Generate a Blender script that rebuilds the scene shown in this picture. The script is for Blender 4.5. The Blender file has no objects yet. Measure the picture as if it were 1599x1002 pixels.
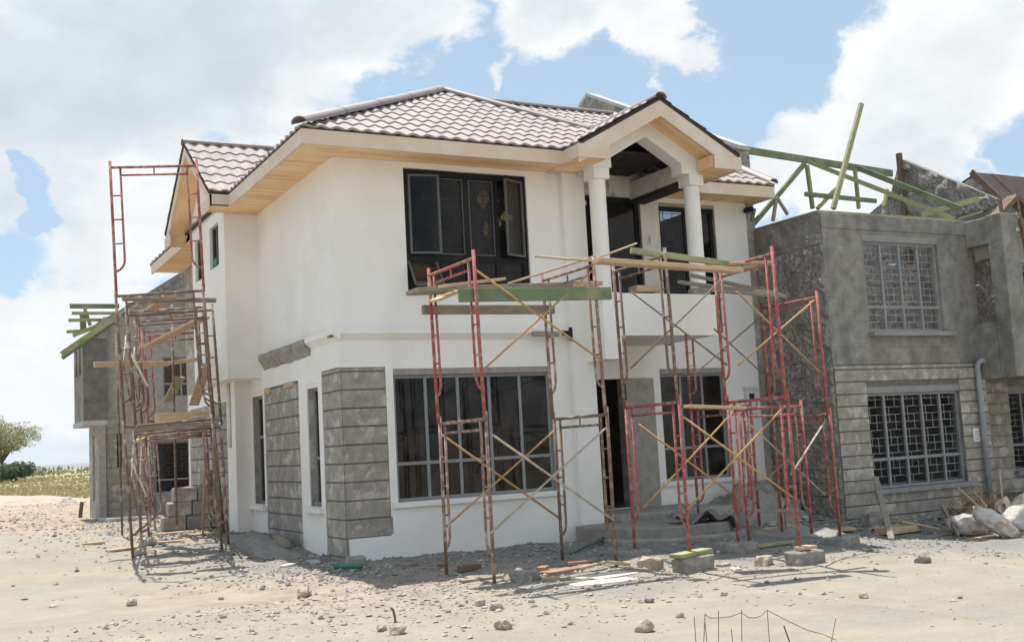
import bpy, bmesh, math, random
from mathutils import Vector, Matrix, noise
random.seed(7)
S = bpy.context.scene
COL = S.collection
R = math.radians

# ------------------------------------------------------------------ terrain height
def sm(a, b, x):
    t = (x - a) / (b - a)
    t = 0 if t < 0 else 1 if t > 1 else t
    return t * t * (3 - 2 * t)
def gz(x, y):
    z = -.05
    z += .22 * sm(0, 4, y) * sm(1.6, -.3, x) * (1 - .5 * sm(9, 16, y))
    z -= .11 * sm(-2.5, -4.0, y) * sm(1.9, 2.6, x) + .05 * sm(-4, -7, y)
    z -= .36 * sm(4.5, 9.5, x) * sm(.5, -2.2, y)
    z += .10 * sm(1.2, .2, abs(y - 0.0)) * sm(5.6, 7, x) * 0
    z += .05 * sm(60, 140, y)
    return z
def gzn(x, y):
    z = gz(x, y)
    d = math.hypot(x - 2, y)
    if d < 60:
        a = .022 * noise.noise((x * .7, y * .7, 3.1)) + .012 * noise.noise((x * 2.3, y * 2.3, 9.1))
        near_wall = sm(4.5, 1.5, abs(y + 1.0)) * sm(-4, -1, x) + sm(3, 1, abs(x + 1)) * sm(-2, 0, y) * sm(14, 9, y)
        near_wall = min(1, near_wall)
        a += near_wall * (.035 * noise.noise((x * 1.6, y * 1.6, 5.5)) + .022 * noise.noise((x * 5, y * 5, 1.5)))
        z += a * sm(60, 30, d)
    elif d < 400:
        z += .25 * noise.noise((x * .02, y * .02, 4))
    return z

# ------------------------------------------------------------------ materials
def mat(name, c1, c2=None, scale=6, rough=.8, bump=.15, bscale=40, stretch=(1, 1, 1), metal=0, spec=.4,
        c3=None, s3=1.2, lo=.35, hi=.65, lo3=.5, hi3=.68, detail=6, bdist=.01):
    m = bpy.data.materials.new(name); m.use_nodes = True
    nt = m.node_tree; N = nt.nodes; L = nt.links
    b = N['Principled BSDF']
    b.inputs['Roughness'].default_value = rough; b.inputs['Metallic'].default_value = metal
    b.inputs['Specular IOR Level'].default_value = spec
    tc = N.new('ShaderNodeTexCoord'); mp = N.new('ShaderNodeMapping'); mp.inputs['Scale'].default_value = stretch
    L.new(tc.outputs['Object'], mp.inputs['Vector'])
    def nz(s, d=detail):
        n = N.new('ShaderNodeTexNoise'); n.inputs['Scale'].default_value = s; n.inputs['Detail'].default_value = d
        n.inputs['Roughness'].default_value = .62
        L.new(mp.outputs['Vector'], n.inputs['Vector']); return n
    c2 = c2 or tuple(v * .8 for v in c1)
    n1 = nz(scale); r = N.new('ShaderNodeValToRGB'); L.new(n1.outputs['Fac'], r.inputs['Fac'])
    r.color_ramp.elements[0].position = lo; r.color_ramp.elements[1].position = hi
    r.color_ramp.elements[0].color = (*c1, 1); r.color_ramp.elements[1].color = (*c2, 1)
    col = r.outputs['Color']
    if c3:
        n3 = nz(s3); r3 = N.new('ShaderNodeValToRGB'); L.new(n3.outputs['Fac'], r3.inputs['Fac'])
        r3.color_ramp.elements[0].position = lo3; r3.color_ramp.elements[1].position = hi3
        mx = N.new('ShaderNodeMix'); mx.data_type = 'RGBA'
        L.new(r3.outputs['Color'], mx.inputs['Factor']); L.new(col, mx.inputs['A']); mx.inputs['B'].default_value = (*c3, 1)
        col = mx.outputs['Result']
    L.new(col, b.inputs['Base Color'])
    if bump:
        nb = nz(bscale, 5); bp = N.new('ShaderNodeBump'); bp.inputs['Strength'].default_value = bump; bp.inputs['Distance'].default_value = bdist
        L.new(nb.outputs['Fac'], bp.inputs['Height']); L.new(bp.outputs['Normal'], b.inputs['Normal'])
    m['n'] = name
    return m

M = {}
M['plaster'] = mat('white_plaster', (.84, .83, .805), (.79, .775, .745), 1.3, .9, .32, 6, c3=(.72, .70, .665), s3=.8, lo3=.53, hi3=.85, bdist=.02)
M['plaster_old'] = mat('stained_plaster', (.72, .69, .63), (.60, .57, .51), 3, .9, .15, 50, c3=(.12, .10, .09), s3=2.3, lo3=.55, hi3=.66, stretch=(1, 1, .5))
M['soot_shade'] = mat('soot_shade', (.022, .017, .014), (.045, .036, .03), 5, .95)  # black stain colour, also used as painted shade
M['block'] = mat('grey_block', (.38, .355, .32), (.255, .238, .212), 6, .95, .5, 40, c3=(.48, .445, .40), s3=3.2, lo3=.53, hi3=.6, bdist=.015)
M['mortar'] = mat('dark_mortar', (.13, .12, .107), (.18, .165, .147), 9, .95, .3)
M['render'] = mat('grey_render', (.32, .308, .282), (.19, .182, .167), 4.5, .95, .9, 11, c3=(.135, .13, .118), s3=1.1, lo3=.48, hi3=.74, bdist=.03)
M['stone'] = mat('rough_stone', (.40, .38, .345), (.20, .188, .168), 15, .95, .9, 34, c3=(.19, .18, .165), s3=3, lo3=.45, hi3=.75, lo=.40, hi=.60, bdist=.03)
M['darkrender'] = mat('dark_render', (.20, .19, .172), (.13, .122, .11), 5, .95, .5, 20)
M['concrete'] = mat('concrete', (.38, .36, .33), (.27, .255, .23), 6, .95, .3, 40)
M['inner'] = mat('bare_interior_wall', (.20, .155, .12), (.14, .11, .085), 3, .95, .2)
M['soffit'] = mat('pine_soffit', (.86, .61, .36), (.74, .48, .26), 3, .6, .08, 30, stretch=(1, 1, 1))
M['fascia'] = mat('primed_fascia', (.70, .585, .47), (.66, .52, .40), 2, .7, .05, 30, c3=(.72, .66, .57), s3=1.5)
M['tile'] = mat('brown_roof_tile', (.36, .32, .31), (.29, .25, .245), 1.6, .78, .15, 90, spec=.4, c3=(.40, .37, .36), s3=4)
M['ridge'] = mat('brown_ridge_cap', (.30, .25, .245), (.25, .205, .20), 3, .55, .05, 60, spec=.6)
M['under'] = mat('dark_roof_underlay', (.06, .045, .04), (.035, .028, .025), 4, .9)
M['brownsheet'] = mat('rust_brown_sheet', (.085, .055, .046), (.055, .038, .032), 5, .6, .1, 20)
M['black'] = mat('black_steel', (.011, .0115, .0125), (.016, .0165, .018), 8, .55, .03, spec=.2)
M['grey'] = mat('grey_steel', (.27, .285, .30), (.22, .23, .24), 8, .5, .05)
M['dgrey'] = mat('dark_grey_steel', (.12, .125, .13), (.09, .095, .10), 8, .5, .05)
M['sill'] = mat('grey_sill', (.30, .30, .295), (.23, .23, .225), 6, .8, .15)
M['lintel'] = mat('bare_lintel', (.36, .33, .28), (.28, .25, .21), 6, .9, .25)
M['red'] = mat('red_scaffold_paint', (.39, .10, .095), (.29, .08, .075), 10, .7, .15, 60, c3=(.36, .27, .24), s3=11, lo3=.50, hi3=.62)
M['worn'] = mat('worn_scaffold_paint', (.26, .15, .125), (.20, .125, .105), 14, .75, .2, 60, c3=(.42, .36, .31), s3=9, lo3=.5, hi3=.6)
M['rust'] = mat('rusty_scaffold_steel', (.21, .14, .105), (.15, .10, .08), 14, .8, .25, 60, c3=(.36, .30, .25), s3=8, lo3=.52, hi3=.62)
M['brace'] = mat('rusty_yellow_brace', (.50, .32, .13), (.38, .23, .10), 9, .7, .1, 60)
M['braceg'] = mat('pale_grey_brace', (.48, .42, .34), (.34, .28, .22), 9, .6, .1, 60)
M['bracedk'] = mat('dull_grey_brace', (.24, .20, .17), (.18, .15, .13), 9, .7, .1, 60)
M['wood'] = mat('fresh_timber', (.58, .43, .28), (.45, .32, .20), 4, .8, .15, 25, stretch=(1, 6, 6))
M['woodg'] = mat('grey_timber', (.34, .295, .24), (.22, .19, .155), 5, .9, .25, 25, stretch=(1, 6, 6))
M['woodd'] = mat('dark_brown_timber', (.19, .13, .09), (.12, .085, .06), 5, .9, .25, 25)
M['green'] = mat('green_treated_timber', (.175, .23, .13), (.125, .17, .10), 3.5, .8, .15, 25, c3=(.27, .28, .17), s3=2.2, lo3=.50, hi3=.68)
M['greenp'] = mat('pale_green_timber', (.37, .36, .20), (.28, .30, .155), 3.5, .8, .15, 25, c3=(.18, .25, .12), s3=3, lo3=.54, hi3=.66)
M['rock'] = mat('tan_rock', (.46, .39, .315), (.31, .26, .21), 9, .95, .5, 25)
M['rockg'] = mat('grey_rock', (.34, .325, .30), (.21, .198, .18), 9, .95, .5, 25)
M['clay'] = mat('orange_clay', (.36, .23, .14), (.26, .17, .11), 9, .9, .3)
M['sack'] = mat('white_woven_sack', (.60, .57, .53), (.46, .42, .38), 6, .75, .3, 30, c3=(.40, .26, .20), s3=3, lo3=.56, hi3=.66)
M['tarp'] = mat('grey_cement_paper', (.23, .22, .21), (.16, .155, .15), 7, .8, .4, 20)
M['paper'] = mat('pale_paper', (.70, .62, .52), (.60, .52, .43), 7, .85, .3, 20)
M['pipegreen'] = mat('green_hose', (.12, .20, .15), (.09, .15, .12), 8, .6)
M['pipegrey'] = mat('grey_pvc_pipe', (.33, .36, .38), (.27, .30, .32), 8, .45, .05)
M['white'] = mat('white_paint', (.74, .74, .72), (.68, .68, .66), 8, .6, .05)
M['ink'] = mat('black_ink', (.03, .03, .03), None, 8, .7, 0)
M['navy'] = mat('navy_cloth', (.045, .04, .06), (.03, .028, .042), 8, .9, .3, 30)
M['yellow'] = mat('yellow_cloth', (.85, .66, .10), (.75, .56, .07), 8, .7, .2, 30)
M['dryweed'] = mat('dry_weed', (.40, .29, .17), (.30, .21, .12), 5, .9, 0)
M['steelrod'] = mat('rusty_rod', (.20, .15, .115), (.13, .10, .08), 12, .8, .1)
M['bark'] = mat('bark', (.13, .10, .075), (.08, .06, .045), 8, .9, .3)
M['greenpack'] = mat('green_packet', (.05, .22, .14), (.04, .16, .10), 8, .6)
M['slab'] = mat('pale_board_sheet', (.46, .47, .47), (.36, .37, .37), 6, .8, .15)
def leafmat(name, a, b):
    m = mat(name, a, b, .7, .75, 0, lo=.3, hi=.7)
    return m
M['acacia'] = leafmat('acacia_leaf', (.22, .225, .105), (.33, .32, .17))
M['bush'] = leafmat('dark_bush_leaf', (.05, .085, .035), (.085, .12, .045))
M['scrub'] = leafmat('scrub_leaf', (.12, .14, .07), (.18, .19, .09))
M['grass'] = mat('dry_grass', (.53, .44, .26), (.40, .365, .20), .05, .9, 0, lo=.35, hi=.65)
def soffit_mat():
    m = M['soffit']; nt = m.node_tree; N = nt.nodes; L = nt.links
    b = N['Principled BSDF']; tc = N.new('ShaderNodeTexCoord')
    return m
def glass(name, tint, refl, rough=.03, dust=.13):
    m = bpy.data.materials.new(name); m.use_nodes = True
    nt = m.node_tree; N = nt.nodes; L = nt.links
    N.remove(N['Principled BSDF'])
    t = N.new('ShaderNodeBsdfTransparent'); t.inputs['Color'].default_value = (*tint, 1)
    g = N.new('ShaderNodeBsdfGlossy'); g.inputs['Roughness'].default_value = rough
    lw = N.new('ShaderNodeLayerWeight'); lw.inputs['Blend'].default_value = .25
    mr = N.new('ShaderNodeMapRange'); mr.inputs['To Min'].default_value = refl; mr.inputs['To Max'].default_value = .30
    L.new(lw.outputs['Fresnel'], mr.inputs['Value'])
    mx = N.new('ShaderNodeMixShader'); L.new(mr.outputs['Result'], mx.inputs['Fac'])
    L.new(t.outputs[0], mx.inputs[1]); L.new(g.outputs[0], mx.inputs[2])
    tc = N.new('ShaderNodeTexCoord'); nz = N.new('ShaderNodeTexNoise'); nz.inputs['Scale'].default_value = 3.5; nz.inputs['Detail'].default_value = 8; L.new(tc.outputs['Object'], nz.inputs['Vector'])
    dr = N.new('ShaderNodeMapRange'); dr.inputs['From Min'].default_value = .4; dr.inputs['From Max'].default_value = .75; dr.inputs['To Min'].default_value = dust * .08; dr.inputs['To Max'].default_value = dust; L.new(nz.outputs['Fac'], dr.inputs['Value'])
    df = N.new('ShaderNodeBsdfDiffuse'); df.inputs['Color'].default_value = (.45, .41, .36, 1)
    m2 = N.new('ShaderNodeMixShader'); L.new(dr.outputs['Result'], m2.inputs['Fac']); L.new(mx.outputs[0], m2.inputs[1]); L.new(df.outputs[0], m2.inputs[2])
    L.new(m2.outputs[0], N['Material Output'].inputs['Surface'])
    return m
M['glass'] = glass('window_glass', (.58, .55, .51), .018, .03, .09)
M['glassr'] = glass('added_vent_glass', (.5, .5, .5), .10, .03, .05)
M['glassd'] = glass('dark_window_glass', (.62, .60, .59), .012, .03, .035)

# ------------------------------------------------------------------ mesh builder
class MB:
    def __init__(s): s.v = []; s.f = []; s.mi = []; s.cur = 0
    def add(s, vs, fs):
        o = len(s.v); s.v += [tuple(p) for p in vs]
        for f in fs: s.f.append(tuple(i + o for i in f)); s.mi.append(s.cur)
        return s
    def box(s, x0, x1, y0, y1, z0, z1):
        return s.add([(x0, y0, z0), (x1, y0, z0), (x1, y1, z0), (x0, y1, z0), (x0, y0, z1), (x1, y0, z1), (x1, y1, z1), (x0, y1, z1)],
                     [(3, 2, 1, 0), (4, 5, 6, 7), (0, 1, 5, 4), (1, 2, 6, 5), (2, 3, 7, 6), (3, 0, 4, 7)])
    def obox(s, c, rx, ry, rz, sx, sy, sz, rot=None):
        m = Matrix.Translation(c) @ (rot or Matrix.Rotation(rz, 4, 'Z') @ Matrix.Rotation(ry, 4, 'Y') @ Matrix.Rotation(rx, 4, 'X'))
        vs = [m @ Vector((a * sx / 2, b * sy / 2, d * sz / 2)) for d in (-1, 1) for a, b in ((-1, -1), (1, -1), (1, 1), (-1, 1))]
        return s.add(vs, [(3, 2, 1, 0), (4, 5, 6, 7), (0, 1, 5, 4), (1, 2, 6, 5), (2, 3, 7, 6), (3, 0, 4, 7)])
    def bar(s, p, q, w, h, up=(0, 0, 1)):
        p = Vector(p); q = Vector(q); d = (q - p); l = d.length; d.normalize()
        u = Vector(up); sd = d.cross(u)
        if sd.length < 1e-4: sd = d.cross(Vector((1, 0, 0)))
        sd.normalize(); u = sd.cross(d)
        vs = []
        for e in (p, q):
            for a, b in ((-1, -1), (1, -1), (1, 1), (-1, 1)): vs.append(e + sd * a * w / 2 + u * b * h / 2)
        return s.add(vs, [(0, 1, 2, 3), (7, 6, 5, 4), (0, 4, 5, 1), (1, 5, 6, 2), (2, 6, 7, 3), (3, 7, 4, 0)])
    def tube(s, pts, r, n=8):
        pts = [Vector(p) for p in pts]; rings = []
        prev = None
        for i, p in enumerate(pts):
            d = (pts[min(i + 1, len(pts) - 1)] - pts[max(i - 1, 0)]).normalized()
            if prev is None:
                a = d.orthogonal().normalized()
            else:
                a = (prev - d * prev.dot(d)).normalized()
            prev = a; b = d.cross(a)
            rr = r[i] if isinstance(r, (list, tuple)) else r
            rings.append([p + (a * math.cos(k * 2 * math.pi / n) + b * math.sin(k * 2 * math.pi / n)) * rr for k in range(n)])
        vs = [p for g in rings for p in g]; fs = []
        for i in range(len(pts) - 1):
            for k in range(n):
                fs.append((i * n + k, i * n + (k + 1) % n, (i + 1) * n + (k + 1) % n, (i + 1) * n + k))
        fs.append(tuple(range(n - 1, -1, -1))); o = (len(pts) - 1) * n; fs.append(tuple(range(o, o + n)))
        return s.add(vs, fs)
    def prism(s, poly, d):
        """poly: planar 3D points, d: extrusion vector"""
        n = len(poly); d = Vector(d); vs = [Vector(p) for p in poly] + [Vector(p) + d for p in poly]
        fs = [tuple(range(n - 1, -1, -1)), tuple(range(n, 2 * n))] + [(i, (i + 1) % n, n + (i + 1) % n, n + i) for i in range(n)]
        return s.add(vs, fs)
    def wall(s, ax, c0, c1, u0, u1, z0, z1, holes=()):
        us = sorted({u0, u1, *[h[0] for h in holes], *[h[1] for h in holes]}); us = [u for u in us if u0 <= u <= u1]
        zs = sorted({z0, z1, *[h[2] for h in holes], *[h[3] for h in holes]}); zs = [z for z in zs if z0 <= z <= z1]
        nu, nz = len(us) - 1, len(zs) - 1
        sol = [[not any(h[0] < (us[i] + us[i + 1]) / 2 < h[1] and h[2] < (zs[j] + zs[j + 1]) / 2 < h[3] for h in holes) for j in range(nz)] for i in range(nu)]
        idx = {}; vs = []; fs = []
        def V(i, j, k):
            key = (i, j, k)
            if key not in idx:
                c = (c0, c1)[k]; idx[key] = len(vs)
                vs.append((us[i], c, zs[j]) if ax == 'Y' else (c, us[i], zs[j]))
            return idx[key]
        for i in range(nu):
            for j in range(nz):
                if not sol[i][j]: continue
                fs.append((V(i, j, 0), V(i + 1, j, 0), V(i + 1, j + 1, 0), V(i, j + 1, 0)))
                fs.append((V(i, j + 1, 1), V(i + 1, j + 1, 1), V(i + 1, j, 1), V(i, j, 1)))
                if i == 0 or not sol[i - 1][j]: fs.append((V(i, j, 0), V(i, j + 1, 0), V(i, j + 1, 1), V(i, j, 1)))
                if i == nu - 1 or not sol[i + 1][j]: fs.append((V(i + 1, j, 1), V(i + 1, j + 1, 1), V(i + 1, j + 1, 0), V(i + 1, j, 0)))
                if j == 0 or not sol[i][j - 1]: fs.append((V(i, j, 1), V(i + 1, j, 1), V(i + 1, j, 0), V(i, j, 0)))
                if j == nz - 1 or not sol[i][j + 1]: fs.append((V(i, j + 1, 0), V(i + 1, j + 1, 0), V(i + 1, j + 1, 1), V(i, j + 1, 1)))
        return s.add(vs, fs)
    def courses(s, ax, c, sg, u0, u1, z0, z1, holes=(), h=.25, gap=.018, proud=.014, rnd=random):
        """block courses standing proud of a wall face at c; sg = outward sign"""
        z = z0
        while z < z1 - .03:
            zt = min(z + h - gap, z1)
            segs = [(u0, u1)]
            for H in holes:
                if H[3] > z + .02 and H[2] < zt - .02:
                    ns = []
                    for a, b in segs:
                        if H[1] <= a or H[0] >= b: ns.append((a, b)); continue
                        if H[0] > a: ns.append((a, H[0]))
                        if H[1] < b: ns.append((H[1], b))
                    segs = ns
            for a, b in segs:
                u = a
                while u < b - .02:
                    w = min(rnd.uniform(.7, 1.3), b - u)
                    if b - u - w < .12: w = b - u
                    p = proud + rnd.uniform(-.005, .005)
                    g = .0015
                    lo, hi = sorted((c - sg * .004, c + sg * p))
                    dz = rnd.uniform(0, .004)
                    if ax == 'Y': s.box(u, u + w - g, lo, hi, z + dz, zt - dz)
                    else: s.box(lo, hi, u, u + w - g, z + dz, zt - dz)
                    u += w
            z += h
        return s
    def rough(s, ax, c, sg, u0, u1, z0, z1, amp=.04, res=.05, seed=0, sc=6):
        nu = max(2, int((u1 - u0) / res)); nz = max(2, int((z1 - z0) / res)); vs = []; fs = []
        for i in range(nu + 1):
            for j in range(nz + 1):
                u = u0 + (u1 - u0) * i / nu; z = z0 + (z1 - z0) * j / nz
                cell = noise.cell((u * 3.1 + seed, z * 4.4, 1.3))
                n = .6 * noise.noise((u * sc, z * sc, seed)) + .45 * noise.noise((u * sc * 2.7, z * sc * 2.7, seed + 4)) + .35 * cell
                e = 0 if i in (0, nu) else 1
                d = sg * (.02 + amp * (n + .5) * e)
                vs.append((u, c + d, z) if ax == 'Y' else (c + d, u, z))
        for i in range(nu):
            for j in range(nz):
                a = i * (nz + 1) + j; q = (a, a + nz + 1, a + nz + 2, a + 1)
                fs.append(q)
        return s.add(vs, fs)
    def build(s, name, m, parent=None, smooth=False, bevel=0, kind=None):
        off = Vector((0, 0, 0)); p = parent
        while p is not None: off += p.location; p = p.parent
        me = bpy.data.meshes.new(name)
        me.from_pydata([(v[0] - off.x, v[1] - off.y, v[2] - off.z) for v in s.v], [], s.f)
        ms = m if isinstance(m, list) else [m]
        for x in ms: me.materials.append(x)
        if len(ms) > 1: me.polygons.foreach_set('material_index', s.mi)
        bm = bmesh.new(); bm.from_mesh(me)
        if bevel: bmesh.ops.bevel(bm, geom=[e for e in bm.edges], offset=bevel, segments=1, affect='EDGES', clamp_overlap=True)
        bmesh.ops.recalc_face_normals(bm, faces=bm.faces)
        bm.to_mesh(me); bm.free()
        if smooth:
            me.polygons.foreach_set('use_smooth', [True] * len(me.polygons))
        me.update()
        o = bpy.data.objects.new(name, me); COL.objects.link(o)
        if parent: o.parent = parent
        if kind: o['kind'] = kind
        return o
def thing(name, label, cat, loc=(0, 0, 0), rz=0, group=None):
    o = bpy.data.objects.new(name, None); COL.objects.link(o); o.location = loc; o.rotation_euler = (0, 0, rz)
    o.empty_display_size = .2
    o['label'] = label; o['category'] = cat
    if group: o['group'] = group
    return o
def tag(o, label, cat, group=None):
    o['label'] = label; o['category'] = cat
    if group: o['group'] = group
    return o
def recenter(o):
    """put a single-mesh thing's origin at its base"""
    vs = o.data.vertices; n = len(vs)
    cx = sum(v.co.x for v in vs) / n; cy = sum(v.co.y for v in vs) / n; cz = min(v.co.z for v in vs)
    o.data.transform(Matrix.Translation((-cx, -cy, -cz))); o.location = (cx, cy, cz)
    return o
M['soffit2'] = mat('pine_soffit_pale', (.90, .68, .44), (.80, .56, .33), 2, .6, .08, 30)
M['soffit3'] = mat('pine_soffit_warm', (.82, .54, .29), (.72, .44, .22), 2, .6, .08, 30)
SOF = [M['soffit'], M['soffit2'], M['soffit3']]
def soffit_boards(root, x0, x1, y0, y1, z, along, clip=None):
    mb = MB(); rr = random.Random(int(abs(x0 * 31 + y1 * 17 + z * 7) * 10))
    a, b = (y0, y1) if along == 'X' else (x0, x1)
    t = a
    while t < b - .01:
        w = min(.105, b - t); mb.cur = rr.choice((0, 0, 1, 1, 2)); dz = rr.uniform(0, .002)
        if along == 'X':
            xa, xb = x0, x1
            if clip: xa, xb = clip(t + w / 2)
            mb.box(xa, xb, t, t + w - .004, z + dz, z + .02)
        else: mb.box(t, t + w - .004, y0, y1, z + dz, z + .02)
        t += w
    return mb.build('soffit', SOF, root)
def tile_roof(name, parent, poly, u, m, tile_u=.22, step=.36, amp=.020, lip=.020, name_under='roof_underlay', under=True):
    P = [Vector(p) for p in poly]; u = Vector(u).normalized()
    n = (P[1] - P[0]).cross(P[2] - P[0]).normalized()
    if n.z < 0: n = -n
    v = n.cross(u).normalized()
    if v.z < 0: v = -v; u = -u
    o = min(P, key=lambda p: p.z)
    uv = [((p - o).dot(u), (p - o).dot(v)) for p in P]
    u0, u1 = min(a for a, b in uv) - .05, max(a for a, b in uv) + .05
    v0, v1 = min(b for a, b in uv), max(b for a, b in uv)
    rows = []
    k = 0
    while k * step < v1 - v0 + .01:
        b = v0 + k * step; rows += [(b, 1.0), (b + step * .5, .5), (b + step, 0.0), (b + step, 0.0), (b + step, 1.0)]; k += 1
    ns = int((u1 - u0) / tile_u * 8) + 1; vs = []
    for (vv, h) in rows:
        for i in range(ns + 1):
            uu = u0 + tile_u * i / 8
            ph = uu / tile_u * 2 * math.pi
            w = math.sin(ph); w = w * .75 + .25 * math.sin(ph * 2 + .5) * .5
            d = .04 + amp * w + lip * (h - .5) + .004 * noise.noise((uu * 3, vv * 3, 2))
            vs.append(o + u * uu + v * vv + n * d)
    fs = []
    flat = set()
    for j in range(len(rows) - 1):
        if j % 5 in (2, 4): continue
        for i in range(ns): a = j * (ns + 1) + i; fs.append((a, a + 1, a + ns + 2, a + ns + 1))
    # front lip of the eave row
    base = len(vs)
    for i in range(ns + 1): vs.append(vs[i] - n * .035 + v * .004)
    top_ = len(vs)
    for i in range(ns + 1): vs.append(vs[i])
    for i in range(ns): fs.append((base + i, base + i + 1, top_ + i + 1, top_ + i))
    off = Vector((0, 0, 0)); p = parent
    while p is not None: off += p.location; p = p.parent
    bm = bmesh.new(); bv = [bm.verts.new(q - off) for q in vs]
    for f in fs: bm.faces.new([bv[i] for i in f])
    c = sum(P, Vector()) / len(P)
    for i in range(len(P)):
        a, b = P[i], P[(i + 1) % len(P)]; e = (b - a).normalized(); sn = e.cross(n)
        if (c - a).dot(sn) > 0: sn = -sn
        if abs(e.z) < .01 and abs(a.z - o.z) < .02: a = a - v * .04      # overhang at the eave
        bmesh.ops.bisect_plane(bm, geom=bm.verts[:] + bm.edges[:] + bm.faces[:], plane_co=a - off, plane_no=sn, clear_outer=True)
    bmesh.ops.recalc_face_normals(bm, faces=bm.faces)
    me = bpy.data.meshes.new(name); bm.to_mesh(me); bm.free(); me.materials.append(m)
    me.polygons.foreach_set('use_smooth', [True] * len(me.polygons))
    ob = bpy.data.objects.new(name, me); COL.objects.link(ob); ob.parent = parent
    if under:
        MB().prism([p - n * .03 for p in P], n * .045).build(name_under, M['under'], parent)
    return ob
def ridge_cap(parent, p, q, r=.09, m=None):
    p = Vector(p); q = Vector(q); d = (q - p); L = d.length; d.normalize(); mb = MB()
    sd = d.cross(Vector((0, 0, 1))).normalized(); up = sd.cross(d)
    n = 9; t = 0
    while t < L - .02:
        e = min(t + 1.3, L); rings = []
        for tt, k in ((t, 1.03), (e, .97)):
            c = p + d * tt
            ring = [c + (sd * math.cos(math.pi * i / (n - 1)) * 1.15 + up * (math.sin(math.pi * i / (n - 1)) * .85 - .12)) * r * k for i in range(n)]
            rings.append(ring)
        vs = rings[0] + rings[1] + [v - up * .015 for v in rings[0]] + [v - up * .015 for v in rings[1]]
        fs = [(i, i + 1, n + i + 1, n + i) for i in range(n - 1)] + [(2 * n + i + 1, 2 * n + i, 3 * n + i, 3 * n + i + 1) for i in range(n - 1)]
        fs += [(i + 1, i, 2 * n + i, 2 * n + i + 1) for i in range(n - 1)] + [(n + i, n + i + 1, 3 * n + i + 1, 3 * n + i) for i in range(n - 1)]
        mb.add(vs, fs); t += 1.28
    # closed end
    return mb.build('ridge_cap', m or M['ridge'], parent, smooth=False)
def window(root, ax, c, sg, u0, u1, z0, z1, cols, tz, fm, gl, gm=None, fw=.045, dp=.05, pitch=.115, skip=(), tcols=None, gp=.06):
    """steel window: frame with mullions and a transom; pane and grille are its sub-parts"""
    def B(mb, a, b, p, q, d0, d1):
        lo, hi = sorted((c - sg * d0, c - sg * d1))
        if ax == 'Y': mb.box(a, b, lo, hi, p, q)
        else: mb.box(lo, hi, a, b, p, q)
    f = MB()
    B(f, u0, u0 + fw, z0, z1, 0, dp); B(f, u1 - fw, u1, z0, z1, 0, dp)
    B(f, u0 + fw, u1 - fw, z1 - fw, z1, 0.002, dp); B(f, u0 + fw, u1 - fw, z0, z0 + fw, 0.002, dp)
    w = (u1 - u0) / cols
    for k in range(1, cols): B(f, u0 + w * k - fw / 2, u0 + w * k + fw / 2, z0 + fw, z1 - fw, .004, dp - .004)
    if tz: 
        for k in range(cols): B(f, u0 + w * k + (fw if k == 0 else fw / 2), u0 + w * (k + 1) - (fw if k == cols - 1 else fw / 2), tz - fw * .5, tz + fw * .5, .006, dp - .006)
    fo = f.build('window', fm, root)
    if gl:
        g = MB()
        for k in range(cols):
            a = u0 + w * k + fw * .5; b = u0 + w * (k + 1) - fw * .5
            if tz:
                B(g, a, b, z0 + fw * .6, tz - fw * .4, dp * .45, dp * .55)
                if k not in skip: B(g, a, b, tz + fw * .4, z1 - fw * .6, dp * .45, dp * .55)
            elif k not in skip: B(g, a, b, z0 + fw * .6, z1 - fw * .6, dp * .45, dp * .55)
        g.build('pane', gl, fo)
    if gm:
        r = MB(); t = .009; d0, d1 = dp + gp, dp + gp + t
        z = z0 + .06; row = 0
        while z < z1 - .03:
            B(r, u0 + .01, u1 - .01, z, z + t, d0, d1)
            zz = min(z + pitch, z1 - .02)
            for k in range(cols):
                for q in ((.35,) if row % 3 == 0 else (.68,) if row % 3 == 1 else (.35, .68)):
                    uu = u0 + w * (k + q); B(r, uu, uu + t, z + t, zz, d0 + .001, d1 - .001)
            z += pitch; row += 1
        r.build('grille', gm, fo)
    return fo

# =================================================================== THE WHITE HOUSE
WH = thing('unfinished_house', 'white plastered two storey house with brown tiled roof and bare block patches', 'house')
H_low = (.775, 3.3, .69, 2.53); H_up = (1.06, 3.056, 3.62, 5.415)
# --- bearing walls (bare block)
MB().wall('Y', .02, .22, .02, 4.03, -.5, 5.75, [H_low, H_up]).build('wall', M['block'], WH)
H_s2 = (.97, 1.5, .66, 2.43); H_s1 = (3.92, 4.6, .63, 2.5)
MB().wall('X', .02, .22, .22, 10.0, -.5, 5.7, [H_s2, H_s1]).build('wall', M['block'], WH)
H_door = (4.32, 5.3, .27, 2.38); H_lw2 = (6.03, 7.4, .64, 2.53); H_ud = (4.55, 5.86, 3.14, 5.47); H_uw2 = (6.24, 7.45, 3.14, 5.42)
MB().wall('Y', 1.07, 1.27, 4.03, 8.16, -.5, 6.0, [H_door, H_lw2, H_ud, H_uw2]).build('wall', M['block'], WH)
MB().wall('X', 3.83, 4.03, .22, 1.069, -.5, 6.0).build('wall', M['block'], WH)
MB().wall('Y', 9.8, 10.0, .22, 8.16, -.5, 5.7).build('wall', M['block'], WH)
MB().wall('X', 8.162, 8.36, 1.05, 10.0, -.5, 5.7).build('wall', M['block'], WH)
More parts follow.
